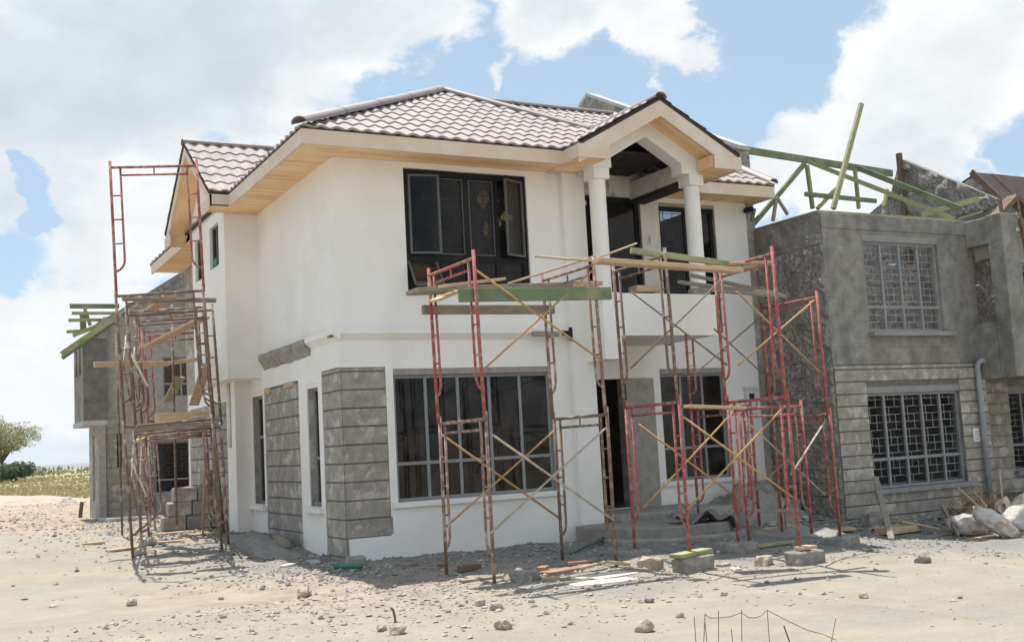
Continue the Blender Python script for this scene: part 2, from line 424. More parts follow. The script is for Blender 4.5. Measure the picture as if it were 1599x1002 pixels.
# --- plaster coats
MB().wall('Y', 0, .0195, 0, 4.03, -.5, 5.75, [H_low, H_up, (0, .665, .25, 2.56), (0, .05, -.5, .25), (.05, .09, -.5, .02), (.665, .69, .27, .5)]).build('plaster_coat', M['plaster'], WH)
PT1 = (.02, .80, -.5, 2.57); PT2 = (1.9, 3.82, -.5, 2.53)
MB().wall('X', 0, .0195, .02, 4.72, -.5, 5.7, [H_s2, H_s1, PT1, PT2, (1.43, 3.74, 2.84, 3.09)]).build('plaster_coat', M['plaster'], WH)
pl = MB().wall('Y', -.1, -.002, 3.64, 4.03, -.5, 5.6); pl.build('pilaster', M['plaster'], WH)
MB().wall('Y', 1.05, 1.0695, 4.035, 8.16, .2, 3.0, [H_door, (5.3, 5.86, .1, 2.38), H_lw2]).build('plaster_coat', M['plaster'], WH)
MB().wall('Y', 1.05, 1.0695, 6.24, 8.16, 3.0, 6.0, [H_uw2]).build('plaster_coat', M['plaster'], WH)
MB().wall('Y', 1.05, 1.0695, 4.035, 6.24, 3.0, 6.0, [H_ud]).build('plaster_coat', M['plaster_old'], WH)
MB().box(8.16, 8.1615, 1.05, 1.3, -.3, 5.6).build('plaster_coat', M['plaster'], WH)
# --- block patches left bare: corner, side, porch pier
MB().box(.021, .66, .0165, .0185, .255, 2.555).build('mortar_bed', M['mortar'], WH)
MB().box(.0165, .0185, .0, .795, -.3, 2.56).build('mortar_bed', M['mortar'], WH)
MB().box(.0165, .0185, 1.905, 3.815, -.3, 2.525).build('mortar_bed', M['mortar'], WH)
c = MB()
c.courses('Y', .02, -1, .004, .662, .262, 2.555)
c.courses('X', .02, -1, .006, .795, -.238, 2.56)
c.courses('Y', .02, -1, .004, .088, -.238, .25)
c.build('block_patch', M['block'], WH, bevel=.004)
MB().courses('X', .02, -1, 1.905, 3.815, -.238, 2.525).build('block_patch', M['block'], WH, bevel=.004)
MB().box(5.302, 5.858, 1.0, 1.06, .2, 2.378).build('door_pier', M['concrete'], WH)
# shims at the top of the side patch
MB().box(-.012, .016, 3.45, 3.78, 2.43, 2.53).build('wood_shim', M['wood'], WH)
MB().box(-.014, .016, 2.15, 2.65, 2.46, 2.535).build('wood_shim', M['wood'], WH)
# --- string course
prof = [(0, 2.93), (-.10, 3.02), (-.10, 3.085), (0, 3.085)]
MB().prism([(0.0, y - .0005, z) for y, z in prof], (3.6, 0, 0)).build('string_course', M['plaster'], WH)
MB().prism([(x - .0005, 0.0, z) for x, z in prof], (0, 1.2, 0)).build('string_course', M['plaster'], WH)
MB().prism([(-.10, 0, 3.02), (-.1, 0, 3.085), (-.001, -.0, 3.085), (-.001, 0, 2.93)], (0, -.10, 0)).build('string_course', M['plaster'], WH)
sc = MB()
yy = 1.24
rr = random.Random(5)
while yy < 3.7:
    w = min(rr.uniform(.05, .13), 3.74 - yy); a = .105 + .035 * noise.noise((yy * 3, 1, 1)) + rr.uniform(-.008, .008); b = 2.9 + .05 * noise.noise((yy * 2.5, 4, 1))
    sc.prism([(.018, yy, b - .06), (-.01, yy, b - .06), (-a * .5, yy, b + .03), (-a, yy, b + .10), (-a, yy, 3.08), (.018, yy, 3.09)], (0, w, 0)); yy += w
sc.build('broken_ledge_or_hole_shade', M['concrete'], WH)
MB().box(-.11, -.07, .0, .14, 2.98, 3.0).build('broken_ledge_or_hole_shade', M['woodd'], WH)
MB().box(3.50, 3.62, -.12, -.02, 2.98, 3.05).box(3.6, 3.66, -.115, -.101, 2.90, 3.10).build('broken_ledge_or_hole_shade', M['soot_shade'], WH)  # near-black colour stands in for the dark inside a hole
# --- front lower window
MB().box(.776, 3.299, .004, .14, 2.445, 2.529).build('lintel', M['lintel'], WH)
window(WH, 'Y', .06, -1, .777, 3.298, .692, 2.443, 5, 1.21, M['grey'], M['glass'], M['dgrey'])
MB().box(.69, 3.42, -.055, -.002, .615, .688).build('sill', M['plaster'], WH)
MB().box(.78, 3.295, .0, .058, .66, .689).build('sill', M['sill'], WH)
# --- front upper window, outer sashes ajar
w = window(WH, 'Y', .05, -1, 1.062, 3.054, 3.622, 5.413, 4, 4.12, M['black'], M['glassd'], M['black'], fw=.08, dp=.06, skip=(0, 3), pitch=.13)
def sash(hx, z0, z1, width, ang, m):
    s = MB(); ca, sa = math.cos(ang), math.sin(ang); t = .028
    def q(a, b, p, r, d=0):
        for (lo, hi, zl, zh) in ((a, b, p, r),):
            pts = [(hx + ca * lo, .04 - sa * lo, zl), (hx + ca * hi, .04 - sa * hi, zl), (hx + ca * hi, .04 - sa * hi, zh), (hx + ca * lo, .04 - sa * lo, zh)]
            s.prism(pts, (sa * .03, -ca * .03 * (1 if ca > 0 else -1), 0) if True else 0)
    q(0, t, z0, z1); q(width - t, width, z0, z1); q(t, width - t, z0, z0 + t); q(t, width - t, z1 - t, z1)
    so = s.build('sash', m, w)
    g = MB(); pts = [(hx + ca * t, .035 - sa * t, z0 + t), (hx + ca * (width - t), .035 - sa * (width - t), z0 + t), (hx + ca * (width - t), .035 - sa * (width - t), z1 - t), (hx + ca * t, .035 - sa * t, z1 - t)]
    g.prism(pts, (0, .004, 0)); g.cur = 0
    return so, g
s1, g1 = sash(1.13, 4.17, 5.33, .46, R(10), M['dgrey'])
s2, g2 = sash(2.99, 4.17, 5.33, .40, R(180 - 22), M['dgrey'])
g1.build('pane', M['glassd'], w); g2.build('pane', M['glassd'], w)
tv = MB(); tv.prism([(1.11, .035, 4.06), (1.52, .035, 4.06), (1.52, -.20, 3.70), (1.11, -.20, 3.70)], (0, .006, -.004)); tv.build('pane', M['glassr'], w)  # added vent pane, tilted out so that it mirrors the sky
for (a_, b_) in (((1.10, .03, 4.06), (1.10, -.205, 3.69)), ((1.53, .03, 4.06), (1.53, -.205, 3.69)), ((1.10, -.205, 3.69), (1.53, -.205, 3.69))): MB().bar(a_, b_, .022, .022).build('added_vent_bar', M['dgrey'], w)
st = MB()
for k in range(4):
    x0 = 1.062 + .498 * k
    st.box(x0 + .05, x0 + .062, .046, .05, 4.18, 5.31).box(x0 + .436, x0 + .448, .046, .05, 4.18, 5.31) if k in (1, 2) else None
    if k in (1, 2): st.box(x0 + .062, x0 + .436, .046, .05, 5.295, 5.31).box(x0 + .062, x0 + .436, .046, .05, 4.18, 4.195)
st.build('sash_bead', M['dgrey'], w)
# --- side windows
for (h, cols, tz) in ((H_s2, 2, 1.35), (H_s1, 2, 1.75)):
    window(WH, 'X', .10, -1, h[0] + .002, h[1] - .002, h[2] + .002, h[3] - .06, cols, tz, M['grey'], M['glass'], M['dgrey'])
    MB().box(.01, .14, h[0] + .002, h[1] - .002, h[3] - .06, h[3] - .001).build('lintel', M['plaster'], WH)
    MB().box(-.075, -.001, h[0] - .12, h[1] + .14, h[2] - .085, h[2] - .01).build('sill', M['plaster'], WH)
# --- recessed wall windows
MB().box(6.032, 7.398, 1.056, 1.2, 2.445, 2.529).build('lintel', M['lintel'], WH)
window(WH, 'Y', 1.11, -1, 6.032, 7.398, .642, 2.443, 3, 1.18, M['grey'], M['glass'], M['dgrey'])
MB().box(5.95, 7.5, 1.0, 1.048, .565, .638).build('sill', M['plaster'], WH)
window(WH, 'Y', 1.12, -1, 4.552, 5.858, 3.142, 5.468, 2, None, M['black'], M['glassd'], None, fw=.07)
window(WH, 'Y', 1.12, -1, 6.242, 7.448, 3.142, 5.36, 2, None, M['black'], M['glassd'], M['black'], fw=.07)
MB().box(6.242, 7.448, 1.06, 1.2, 5.36, 5.418).build('lintel', M['lintel'], WH)
# --- meter box
mbx = MB().box(7.80, 8.06, .99, 1.048, 1.70, 2.14).box(7.78, 8.09, .96, 1.048, 2.142, 2.18).build('meter_box', M['white'], WH)
MB().box(7.875, 7.985, .984, .9895, 1.95, 2.06).build('meter_window', M['ink'], mbx)
# --- floors, partitions
MB().box(.222, 8.16, .222, 9.798, -.5, .22).build('floor_slab', M['concrete'], WH)
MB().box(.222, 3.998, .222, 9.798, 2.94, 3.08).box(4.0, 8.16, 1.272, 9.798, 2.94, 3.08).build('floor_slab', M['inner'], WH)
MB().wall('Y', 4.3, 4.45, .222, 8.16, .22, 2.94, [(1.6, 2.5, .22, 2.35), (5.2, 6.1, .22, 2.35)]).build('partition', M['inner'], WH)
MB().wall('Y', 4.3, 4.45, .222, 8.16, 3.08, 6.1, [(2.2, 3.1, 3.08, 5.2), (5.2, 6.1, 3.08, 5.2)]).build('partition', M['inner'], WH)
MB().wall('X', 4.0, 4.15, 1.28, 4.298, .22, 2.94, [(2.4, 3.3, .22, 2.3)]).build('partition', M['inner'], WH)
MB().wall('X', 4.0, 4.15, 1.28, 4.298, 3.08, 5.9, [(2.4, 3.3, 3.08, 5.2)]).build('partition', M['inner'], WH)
# --- bay on the side
BX = -.56
MB().box(BX, .0, 3.95, 4.05, 2.82, 5.62).build('bay_wall', M['plaster'], WH)
HB1 = (4.36, 5.02, 4.70, 5.44); HB2 = (5.62, 6.2, 4.66, 5.42)
MB().wall('X', BX, BX + .1, 4.052, 6.45, 2.82, 5.62, [HB1, HB2]).build('bay_wall', M['plaster'], WH)
MB().box(BX + .1, 0, 6.35, 6.45, 2.82, 5.62).build('bay_wall', M['plaster'], WH)
MB().prism([(BX + .002, 3.952, 5.621), (BX + .002, 6.448, 5.621), (BX + .002, 6.448, 6.0), (BX + .002, 5.2, 6.9), (BX + .002, 3.952, 6.0)], (.096, 0, 0)).build('gable_wall', M['plaster'], WH)
MB().box(BX + .002, .0, 3.952, 6.448, 2.72, 2.819).build('bay_floor', M['plaster'], WH)
for h in (HB1, HB2):
    window(WH, 'X', BX + .05, -1, h[0] + .002, h[1] - .002, h[2] + .002, h[3] - .002, 2, None, M['dgrey'], M['glassd'], None, fw=.035)
MB().box(BX - .03, BX + .04, 4.42, 4.62, 4.703, 4.82).build('paint_packet', M['greenpack'], WH)
# lower bay
MB().wall('X', -.2495, -.06, 4.722, 8.5, -.5, 2.72).build('wall', M['block'], WH)
MB().wall('X', -.27, -.25, 4.7, 8.5, -.5, 2.72, [(5.3, 8.4, -.5, 2.42)]).build('plaster_coat', M['plaster'], WH)
MB().box(-.2495, -.0005, 4.7, 4.7195, -.5, 2.72).build('plaster_coat', M['plaster'], WH)
MB().box(-.2515, -.2497, 5.305, 8.395, -.3, 2.415).build('mortar_bed', M['mortar'], WH)
MB().courses('X', -.2515, -1, 5.305, 8.395, -.06, 2.415).build('block_patch', M['block'], WH, bevel=.004)
MB().tube([(-.30, 5.02, 1.6), (-.30, 5.02, 2.72)], .03).build('downpipe', M['white'], WH, smooth=True)
# --- roof
zP1 = lambda y: 5.68 + .55 * (y + .62)
A = (3.1, 2.95, 7.64); V1 = (4.85, .9, 6.516); GX = 4.88; zG = 6.5
tile_roof('roof', WH, [(-.62, -.62, 5.68), (3.38, -.62, 5.68), V1, A], (1, 0, 0), M['tile'])
B_ = (3.1, 3.99, 7.64); C_ = (4.46, 5.3, 8.36)
tile_roof('roof', WH, [(-.62, -.62, 5.68), A, B_, (-.62, 3.35, 5.68)], (0, 1, 0), M['tile'])
tile_roof('roof', WH, [(-.62, 3.99, 5.68), B_, C_, (-.62, 10.4, 5.68)], (0, 1, 0), M['tile'], tile_u=.41, step=.68)
tile_roof('roof', WH, [A, V1, (6.15, .43, 5.68), B_], (0, 1, 0), M['tile'], under=False)
tile_roof('roof', WH, [(6.15, .43, 5.68), (8.34, .43, 5.68), (8.34, 5.3, 8.36), C_, B_], (1, 0, 0), M['tile'])
tile_roof('roof', WH, [C_, (8.34, 5.3, 8.36), (8.34, 10.4, 5.68), (-.62, 10.4, 5.68)], (1, 0, 0), M['tile'], tile_u=.41, step=.68)
tile_roof('porch_roof', WH, [(GX, -1.06, zG), (GX, .93, zG), (3.4, -.6, zG - .55 * 1.48), (3.4, -1.06, zG - .55 * 1.48)], (0, 1, 0), M['tile'])
tile_roof('porch_roof', WH, [(GX, -1.06, zG), (6.34, -1.06, zG - .55 * 1.46), (6.34, .44, zG - .55 * 1.46), (GX, 1.9, zG)], (0, 1, 0), M['tile'])
zb = lambda y: 7.0 - .7 * abs(y - 5.2)
tile_roof('bay_roof', WH, [(-.94, 3.35, zb(3.35)), (-.6, 3.35, zb(3.35)), (1.9, 5.2, 7.0), (-.94, 5.2, 7.0)], (1, 0, 0), M['tile'])
tile_roof('bay_roof', WH, [(-.94, 7.05, zb(7.05)), (-.6, 7.05, zb(7.05)), (1.9, 5.2, 7.0), (-.94, 5.2, 7.0)], (1, 0, 0), M['tile'])
def up(p, d=.05): return (p[0], p[1], p[2] + d)
ridge_cap(WH, up((-.66, -.66, 5.70)), up(A, .06), .10)
ridge_cap(WH, up(A, .06), up(B_, .06))
ridge_cap(WH, up(A, .06), up(V1, .03))
ridge_cap(WH, up(C_, .05), up((8.34, 5.3, 8.36)))
ridge_cap(WH, up((8.3, .40, 5.70)), up((8.3, 5.3, 8.36)), .09)
ridge_cap(WH, up((GX, -1.1, zG), .02), up((GX, .93, zG), .02))
ridge_cap(WH, up((-.96, 5.2, 7.0), .02), up((1.9, 5.2, 7.0), .02), .09)
# roof timbers seen through the upper window
rt = MB()
for x in (.6, 1.5, 2.4, 3.3): rt.bar((x, .25, 5.62), (x, 4.2, 5.62), .05, .12).bar((x, .25, 5.72), (x, min(2.5, x * .85), 5.72 + .55 * (min(2.5, x * .85) - .25)), .05, .12)
rt.build('rafter', M['under'], WH)
# --- fascias and soffits
zf0, zf1 = 5.475, 5.675
def fas(x0, x1, y0, y1, z0=zf0, z1=zf1): MB().box(x0, x1, y0, y1, z0, z1).build('fascia', M['fascia'], WH)
fas(-.62, 3.40, -.62, -.59); fas(-.62, -.59, -.588, 3.35); fas(-.92, -.62, 3.35, 3.38); fas(-.62, -.59, 7.05, 10.3)
fas(-.90, -.62, 7.02, 7.05)
fas(6.32, 8.33, .43, .46); fas(8.30, 8.33, .462, 1.04)
fas(3.372, 3.402, -1.028, -.622); fas(6.318, 6.348, -1.028, .428)
fas(3.36, 3.90, -1.075, -1.056); fas(5.83, 6.36, -1.075, -1.056)
MB().box(5.83, 6.31, -1.029, -.632, 5.51, 5.70).build('soffit', SOF[0], WH)
MB().box(3.41, 3.88, -1.029, -.632, 5.51, 5.70).build('soffit', SOF[0], WH)
soffit_boards(WH, -.588, 0, -.588, 3.948, 5.50, 'X', lambda t: (-.588, max(-.57, min(0, t))))
soffit_boards(WH, -.585, 3.40, -.586, -.002, 5.4985, 'X', lambda t: (t, 3.40))
soffit_boards(WH, -.90, -.59, 3.382, 3.948, 5.50, 'X')
soffit_boards(WH, -.588, 0, 6.46, 10.2, 5.50, 'X')
soffit_boards(WH, 6.34, 8.30, .462, 1.048, 5.50, 'Y')
soffit_boards(WH, 3.404, 3.88, -1.028, -.10, 5.487, 'X')
soffit_boards(WH, 5.85, 6.316, -1.028, 1.048, 5.487, 'X')
# barge boards of the porch gable
def barge(x0, z0, x1, z1, y0, y1, h, m='fascia', nm='barge_board'):
    MB().prism([(x0, y0, z0), (x1, y0, z1), (x1, y0, z1 - h), (x0, y0, z0 - h)], (0, y1 - y0, 0)).build(nm, M[m], WH)
zg = lambda x: zG - .03 - .55 * abs(x - GX)
barge(3.38, zg(3.38), GX, zG - .03, -1.055, -1.03, .25); barge(6.36, zg(6.36), GX, zG - .03, -1.055, -1.03, .25)
for s_ in (-1, 1):
    mb = MB()
    for k in range(4):
        mb.cur = k % 3; y0 = -1.028 + k * .105
        xa = GX + s_ * .03; xb = GX + s_ * 1.02
        mb.prism([(xa, y0, zg(xa) - .19), (xb, y0, zg(xb) - .19), (xb, y0, zg(xb) - .17), (xa, y0, zg(xa) - .17)], (0, .10, 0))
    mb.build('soffit', SOF, WH)
# barge boards of the bay gable
for s_ in (-1, 1):
    ye = 5.2 + s_ * 1.85
    MB().prism([(-.92, 5.2, 6.97), (-.92, ye, zb(ye) - .03), (-.92, ye, zb(ye) - .23), (-.92, 5.2, 6.77)], (.028, 0, 0)).build('barge_board', M['fascia'], WH)
    mb = MB(); mb.prism([(-.89, 5.2, 6.80), (-.89, ye, zb(ye) - .20), (-.89, ye, zb(ye) - .22), (-.89, 5.2, 6.78)], (.328, 0, 0)); mb.build('soffit', SOF, WH)
    y0, y1 = sorted((ye, ye - s_ * .5))
    MB().box(-.945, -.921, y0, y1, 5.42, 5.62).build('barge_board', M['fascia'], WH)
# --- porch
MB().box(4.2, 6.0, -.62, -.5, 2.92, 3.56).build('balcony_parapet', M['plaster'], WH)
MB().box(5.88, 6.0, -.498, 1.048, 2.92, 3.5).build('balcony_parapet', M['plaster'], WH)
MB().box(4.2, 5.878, -.498, 1.048, 2.92, 3.1).build('balcony_floor', M['plaster'], WH)
MB().box(4.034, 4.198, -.09, 1.048, 2.92, 3.1).build('balcony_floor', M['plaster'], WH)
MB().box(3.89, 4.198, -.63, -.102, 2.57, 3.57).build('balcony_pier', M['plaster'], WH)
for (x, nm) in ((4.045, 0), (5.82, 1)):
    z0 = 3.57 if nm == 0 else 3.56
    MB().tube([(x, -.45, z0), (x, -.45, 5.31)], .126, 28).build('column', M['plaster'], WH, smooth=False)
    MB().box(x - .137, x + .137, -.60, -.305, 5.312, 5.48).build('column_capital', M['plaster'], WH)
MB().tube([(5.82, -.45, 3.561), (5.82, -.45, 3.62), (5.82, -.45, 3.68)], [.185, .18, .152], 18).build('column_base', M['concrete'], WH)
ch = lambda s_: [(GX + s_ * 1.02, -.61, 5.482), (GX + s_ * .66, -.61, 5.482), (GX + s_ * .66, -.61, 5.64), (GX, -.61, 6.02), (GX, -.61, zG - .09), (GX + s_ * 1.02, -.61, zg(GX + 1.02) - .06)]
MB().prism(ch(-1), (0, .28, 0)).build('pediment', M['plaster'], WH); MB().prism(ch(1), (0, .28, 0)).build('pediment', M['plaster'], WH)
MB().box(5.66, 5.96, -.328, 1.048, 5.43, 5.72).build('porch_beam', M['plaster_old'], WH)
MB().box(3.9, 4.19, -.268, -.104, 5.44, 5.72).build('porch_beam', M['plaster_old'], WH)
MB().box(5.67, 5.95, -.266, 1.046, 5.36, 5.429).build('burnt_form_shade', M['soot_shade'], WH)
MB().box(4.205, 5.655, -.26, 1.045, 5.83, 5.87).build('burnt_form_shade', M['soot_shade'], WH)  # added dark sheet, painted to stand in for the shaded roof void
MB().tube([(8.14, 1.02, 5.36), (8.14, .86, 5.36)], .05, 12).build('drain_stub', M['black'], WH)
M['cement'] = mat('grey_cement_soil', (.33, .315, .29), (.24, .23, .21), 5, .95, .5, 20, bdist=.03)
# --- entrance platform and steps
def slab(poly, z0, z1, m, nm='step'):
    return MB().prism([(x, y, z0) for x, y in poly], (0, 0, z1 - z0)).build(nm, m, WH, bevel=.015)
slab([(4.22, -.12), (4.22, -.3), (6.3, -.3), (6.3, 1.04), (4.22, 1.04)], -.3, .26, M['concrete'])
slab([(3.5, -.12), (3.42, -.75), (3.62, -1.35), (4.05, -1.72), (4.95, -1.80), (5.35, -1.5), (5.5, -.31), (4.2, -.31), (4.19, -.12)], -.3, .155, M['cement'])
slab([(3.40, -.72), (3.42, -1.45), (3.9, -1.90), (5.0, -1.96), (5.5, -1.6), (5.55, -.6)], -.3, .01, M['concrete'])
# --- stepped parapet of the party wall above the roof
pp = [(8.37, 1.3, 6.1), (8.37, 1.3, 6.58), (8.37, 6.4, 9.16), (8.37, 6.75, 9.0), (8.37, 6.75, 6.1)]
MB().prism(pp, (.2, 0, 0)).build('party_wall', M['stone'], WH)
MB().prism([(8.34, 1.28, 6.582), (8.34, 6.4, 9.162), (8.34, 6.4, 9.24), (8.34, 1.28, 6.66)], (.26, 0, 0)).build('coping', M['slab'], WH)
MB().prism([(8.34, 6.402, 9.162), (8.34, 6.8, 8.98), (8.34, 6.8, 9.06), (8.34, 6.402, 9.24)], (.26, 0, 0)).build('coping', M['slab'], WH)
# =================================================================== THE GREY HOUSE ON THE RIGHT
GH = thing('unfinished_house', 'roofless bare grey block house with green roof timbers, right of the white house', 'house', (8.36, -.6, -.15))
gx, gy = 8.36, -.6
U = (9.28, 11.09, 2.97, 4.655); Lw = (9.06, 11.3, .32, 2.035)
MB().wall('Y', gy, gy + .2, gx, 12.0, -.7, 5.0, [U, Lw]).build('wall', M['render'], GH)
MB().wall('Y', gy - .003, gy - .0005, gx + .005, 11.995, -.6, 2.41, [Lw]).build('mortar_bed', M['mortar'], GH)
MB().courses('Y', gy, -1, gx + .01, 11.99, -.53, 2.40, [Lw], h=.205, gap=.016, proud=.02).build('block_facing', M['block'], GH, bevel=.004)
for z0_, z1_ in ((2.415, 2.70), (4.74, 5.0)): MB().box(gx - .012, 12.0, gy - .022, gy - .001, z0_, z1_).build('concrete_band', M['render'], GH, bevel=.006)
# rough side wall
MB().box(gx + .002, gx + .2, gy + .202, 3.0, -.5, 5.0).build('wall', M['stone'], GH)
MB().rough('X', gx, -1, gy - .02, 1.7, -.5, 4.45, .05, .035, 3, 7).build('stone_facing', M['stone'], GH)
MB().rough('X', gx - .01, -1, gy - .02, 1.7, 4.46, 5.0, .03, .04, 9, 5).build('ring_beam', M['render'], GH)
sd = MB()
for k in range(11): sd.box(gx - .065, gx - .03, gy + .05, 1.6, .05 + k * .222, .066 + k * .222)
sd.build('mortar_ledge', M['concrete'], GH)
MB().box(gx + .2, 16.7, 9.0, 9.2, -.5, 5.0).build('wall', M['stone'], GH)
MB().rough('Y', 3.6, -1, gx + .25, 16.6, -.3, 5.0, .06, .06, 5, 6).build('wall', M['stone'], GH)
MB().box(gx + .2, 16.6, 3.64, 3.8, -.5, 5.0).build('wall', M['stone'], GH)
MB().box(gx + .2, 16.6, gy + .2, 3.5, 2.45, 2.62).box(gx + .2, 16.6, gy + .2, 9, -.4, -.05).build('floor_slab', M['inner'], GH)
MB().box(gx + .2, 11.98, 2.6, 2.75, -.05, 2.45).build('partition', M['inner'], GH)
for (h, cols, tz, pit) in ((U, 4, 3.41, .12), (Lw, 5, .81, .13)):
    MB().box(h[0] + .001, h[1] - .001, gy - .005, gy + .16, h[3] - .11, h[3] - .001).build('lintel', M['sill'], GH)
    window(GH, 'Y', gy + .05, -1, h[0] + .003, h[1] - .003, h[2] + .003, h[3] - .112, cols, tz, M['grey'], None, M['pipegrey'], pitch=pit, gp=.02)
    MB().box(h[0] - .02, h[1] + .16, gy - .12, gy + .05, h[2] - .075, h[2] - .002).build('sill', M['sill'], GH)
# pier and beam of the balcony
MB().box(11.82, 12.02, -1.1, gy - .002, 2.10, 3.1).build('balcony_wall', M['render'], GH)
MB().box(11.82, 12.2, -1.42, -1.102, 2.10, 5.0).build('balcony_pier', M['render'], GH, bevel=.01)
MB().box(11.84, 12.1, -1.1, gy - .002, 4.5, 4.98).build('balcony_beam', M['render'], GH, bevel=.01)
MB().box(11.95, 12.15, -1.1, gy - .6 + .5, 4.25, 4.499).build('form_board', M['woodg'], GH)
MB().box(12.202, 16.6, -1.40, -1.2, 2.14, 3.05).box(12.022, 16.6, -1.2, gy + 1.0, 2.14, 2.3).build('balcony_parapet', M['render'], GH)
MB().rough('X', 12.35, -1, -1.1, .4, 2.3, 5.0, .05, .05, 13, 6).build('wall', M['stone'], GH)
W1 = (13.9, 15.6, .35, 2.0); W2 = (13.9, 15.6, 3.0, 4.6)
MB().wall('Y', .45, .65, 12.0, 16.68, -.5, 5.0, [W1, W2]).build('wall', M['render'], GH)
MB().courses('Y', .45, -1, 12.55, 16.6, -.2, 2.1, [W1], h=.21).build('block_facing', M['block'], GH, bevel=.004)
MB().box(11.802, 12.0, -.398, .65, -.5, 2.1).build('wall', M['render'], GH)
for h in (W1, W2):
    window(GH, 'Y', .5, -1, h[0], h[1], h[2], h[3] - .1, 4, h[2] + .5, M['grey'], None, M['grey'], gp=.02)
    MB().box(h[0], h[1], .445, .6, h[3] - .1, h[3] - .001).build('lintel', M['sill'], GH)
    MB().box(h[0] - .05, h[1] + .1, .33, .5, h[2] - .08, h[2] - .002).build('sill', M['sill'], GH)
# drain pipe
MB().tube([(11.72, -.70, -.2), (11.72, -.70, 2.30), (11.735, -.71, 2.39), (11.78, -.73, 2.43), (11.88, -.76, 2.43), (11.95, -.79, 2.40), (11.96, -.8, 2.33)], .05, 12).build('downpipe', M['pipegrey'], GH, smooth=True)
# house notice
nb = MB().box(11.52, 11.68, gy - .034, gy - .0265, 1.0, 1.24); nb = nb.build('notice', M['white'], GH)
mk = MB(); rr = random.Random(3)
for r_ in range(4):
    x = 11.55
    while x < 11.65:
        w_ = rr.uniform(.012, .03); mk.box(x, x + w_, gy - .036, gy - .0345, 1.04 + r_ * .042, 1.055 + r_ * .042); x += w_ + .008
mk.build('notice_mark', M['pipegrey'], nb)
# rough party wall standing above the wall plate
MB().rough('X', 16.7, -1, -.2, 3.5, 4.6, 5.9, .05, .06, 21, 5).build('party_wall', M['stone'], GH)
bm_ = MB()
def rough_gable(x, pts, th):
    """party gable: rough stone courses clipped by the roof line"""
    mb = MB(); ys = [p[0] for p in pts]
    def top(y):
        for (a, za), (b, zb_) in zip(pts, pts[1:]):
            if a <= y <= b: return za + (zb_ - za) * (y - a) / (b - a)
        return pts[-1][1]
    n = 70; nz_ = 44; vs = []; z0 = 4.9
    for i in range(n + 1):
        y = ys[0] + (ys[-1] - ys[0]) * i / n
        for j in range(nz_ + 1):
            z = z0 + (top(y) - z0) * j / nz_
            c = noise.cell((y * 2.2, z * 3.4, 8)); d = .05 * noise.noise((y * 3, z * 3, 2)) + .07 * c + .03 * noise.noise((y * 9, z * 9, 2))
            vs.append((x - .05 - d, y, z))
    fs = [(i * (nz_ + 1) + j, (i + 1) * (nz_ + 1) + j, (i + 1) * (nz_ + 1) + j + 1, i * (nz_ + 1) + j + 1) for i in range(n) for j in range(nz_)]
    mb.add(vs, fs)
    mb.prism([(x, ys[0], z0)] + [(x, y, z - .01) for y, z in pts] + [(x, ys[-1], z0)], (th, 0, 0))
    return mb
rough_gable(16.75, [(1.0, 5.5), (2.85, 6.62), (5.1, 7.98), (5.45, 7.2), (7.5, 6.4)], .2).build('party_wall', M['stone'], GH)
MB().box(16.55, 16.65, 4.98, 5.1, 5.2, 8.1).build('form_post', M['woodd'], GH)
MB().box(16.62, 16.95, 1.0, 1.001, 5, 5.1)
# green roof timbers
def beam(p, q, w=.05, h=.12, m='green', nm='rafter'):
    MB().bar(p, q, w * .85, h * .8).build(nm, M[m], GH)
beam((8.283, 2.000, 6.855), (12.982, 2.000, 6.607), .06, .17)
beam((10.658, 2.000, 6.701), (11.733, -0.500, 5.063), .05, .11, 'greenp')
beam((11.954, 2.000, 6.673), (11.930, -0.500, 5.265), .05, .13)
beam((8.450, 1.167, 5.179), (10.585, 2.000, 6.657), .05, .12)
beam((10.537, 1.900, 6.589), (10.592, 1.900, 5.709), .09, .07, 'greenp', 'strut')
beam((11.315, 1.400, 6.441), (11.323, 1.400, 5.640), .08, .06, 'greenp', 'strut')
beam((9.199, 0.600, 5.633), (10.965, 0.600, 5.599), .05, .10)
beam((9.167, -0.100, 5.208), (10.077, -0.100, 7.202), .075, .10, 'greenp', 'post')
beam((10.518, 1.700, 5.662), (11.185, 1.700, 6.192), .06, .09, 'greenp', 'strut')
beam((8.302, 0.500, 5.073), (8.415, 0.500, 5.461), .05, .07, 'woodg', 'strut')
beam((8.655, 0.500, 5.205), (8.435, 0.500, 5.508), .05, .06, 'woodg', 'strut')
beam((8.165, 0.900, 5.148), (8.246, 0.900, 5.375), .05, .07, 'green', 'strut')
beam((11.385, 0.800, 5.565), (11.494, 0.800, 5.899), .08, .06, 'greenp', 'strut')
beam((12.114, 0.800, 5.475), (11.842, 0.800, 5.793), .05, .09, 'green', 'strut')
beam((11.884, 0.400, 5.330), (13.565, 0.400, 5.749), .06, .12, 'greenp')
beam((gx + .05, gy + .1, 5.03), (11.8, gy + .1, 5.03), .12, .05, 'greenp', 'wall_plate')
beam((gx + .05, gy + .1, 5.03), (gx + .05, 1.6, 5.03), .12, .05, 'green', 'wall_plate')
beam((11.370, -0.900, 4.964), (11.652, -1.200, 5.055), .08, .04, 'greenp', 'wall_plate')
beam((13.076, -0.300, 5.130), (13.338, -0.300, 5.079), .06, .12, 'green')
st = MB()
for px in (1539, 1543, 1547): pass
st.tube([(12.0, -1.3, 4.95), (12.02, -1.3, 5.36)], .012).tube([(12.08, -1.28, 4.95), (12.07, -1.27, 5.34)], .012).tube([(11.94, -1.33, 4.95), (11.92, -1.33, 5.36)], .012)
st.build('reinforcing_bar', M['steelrod'], GH)
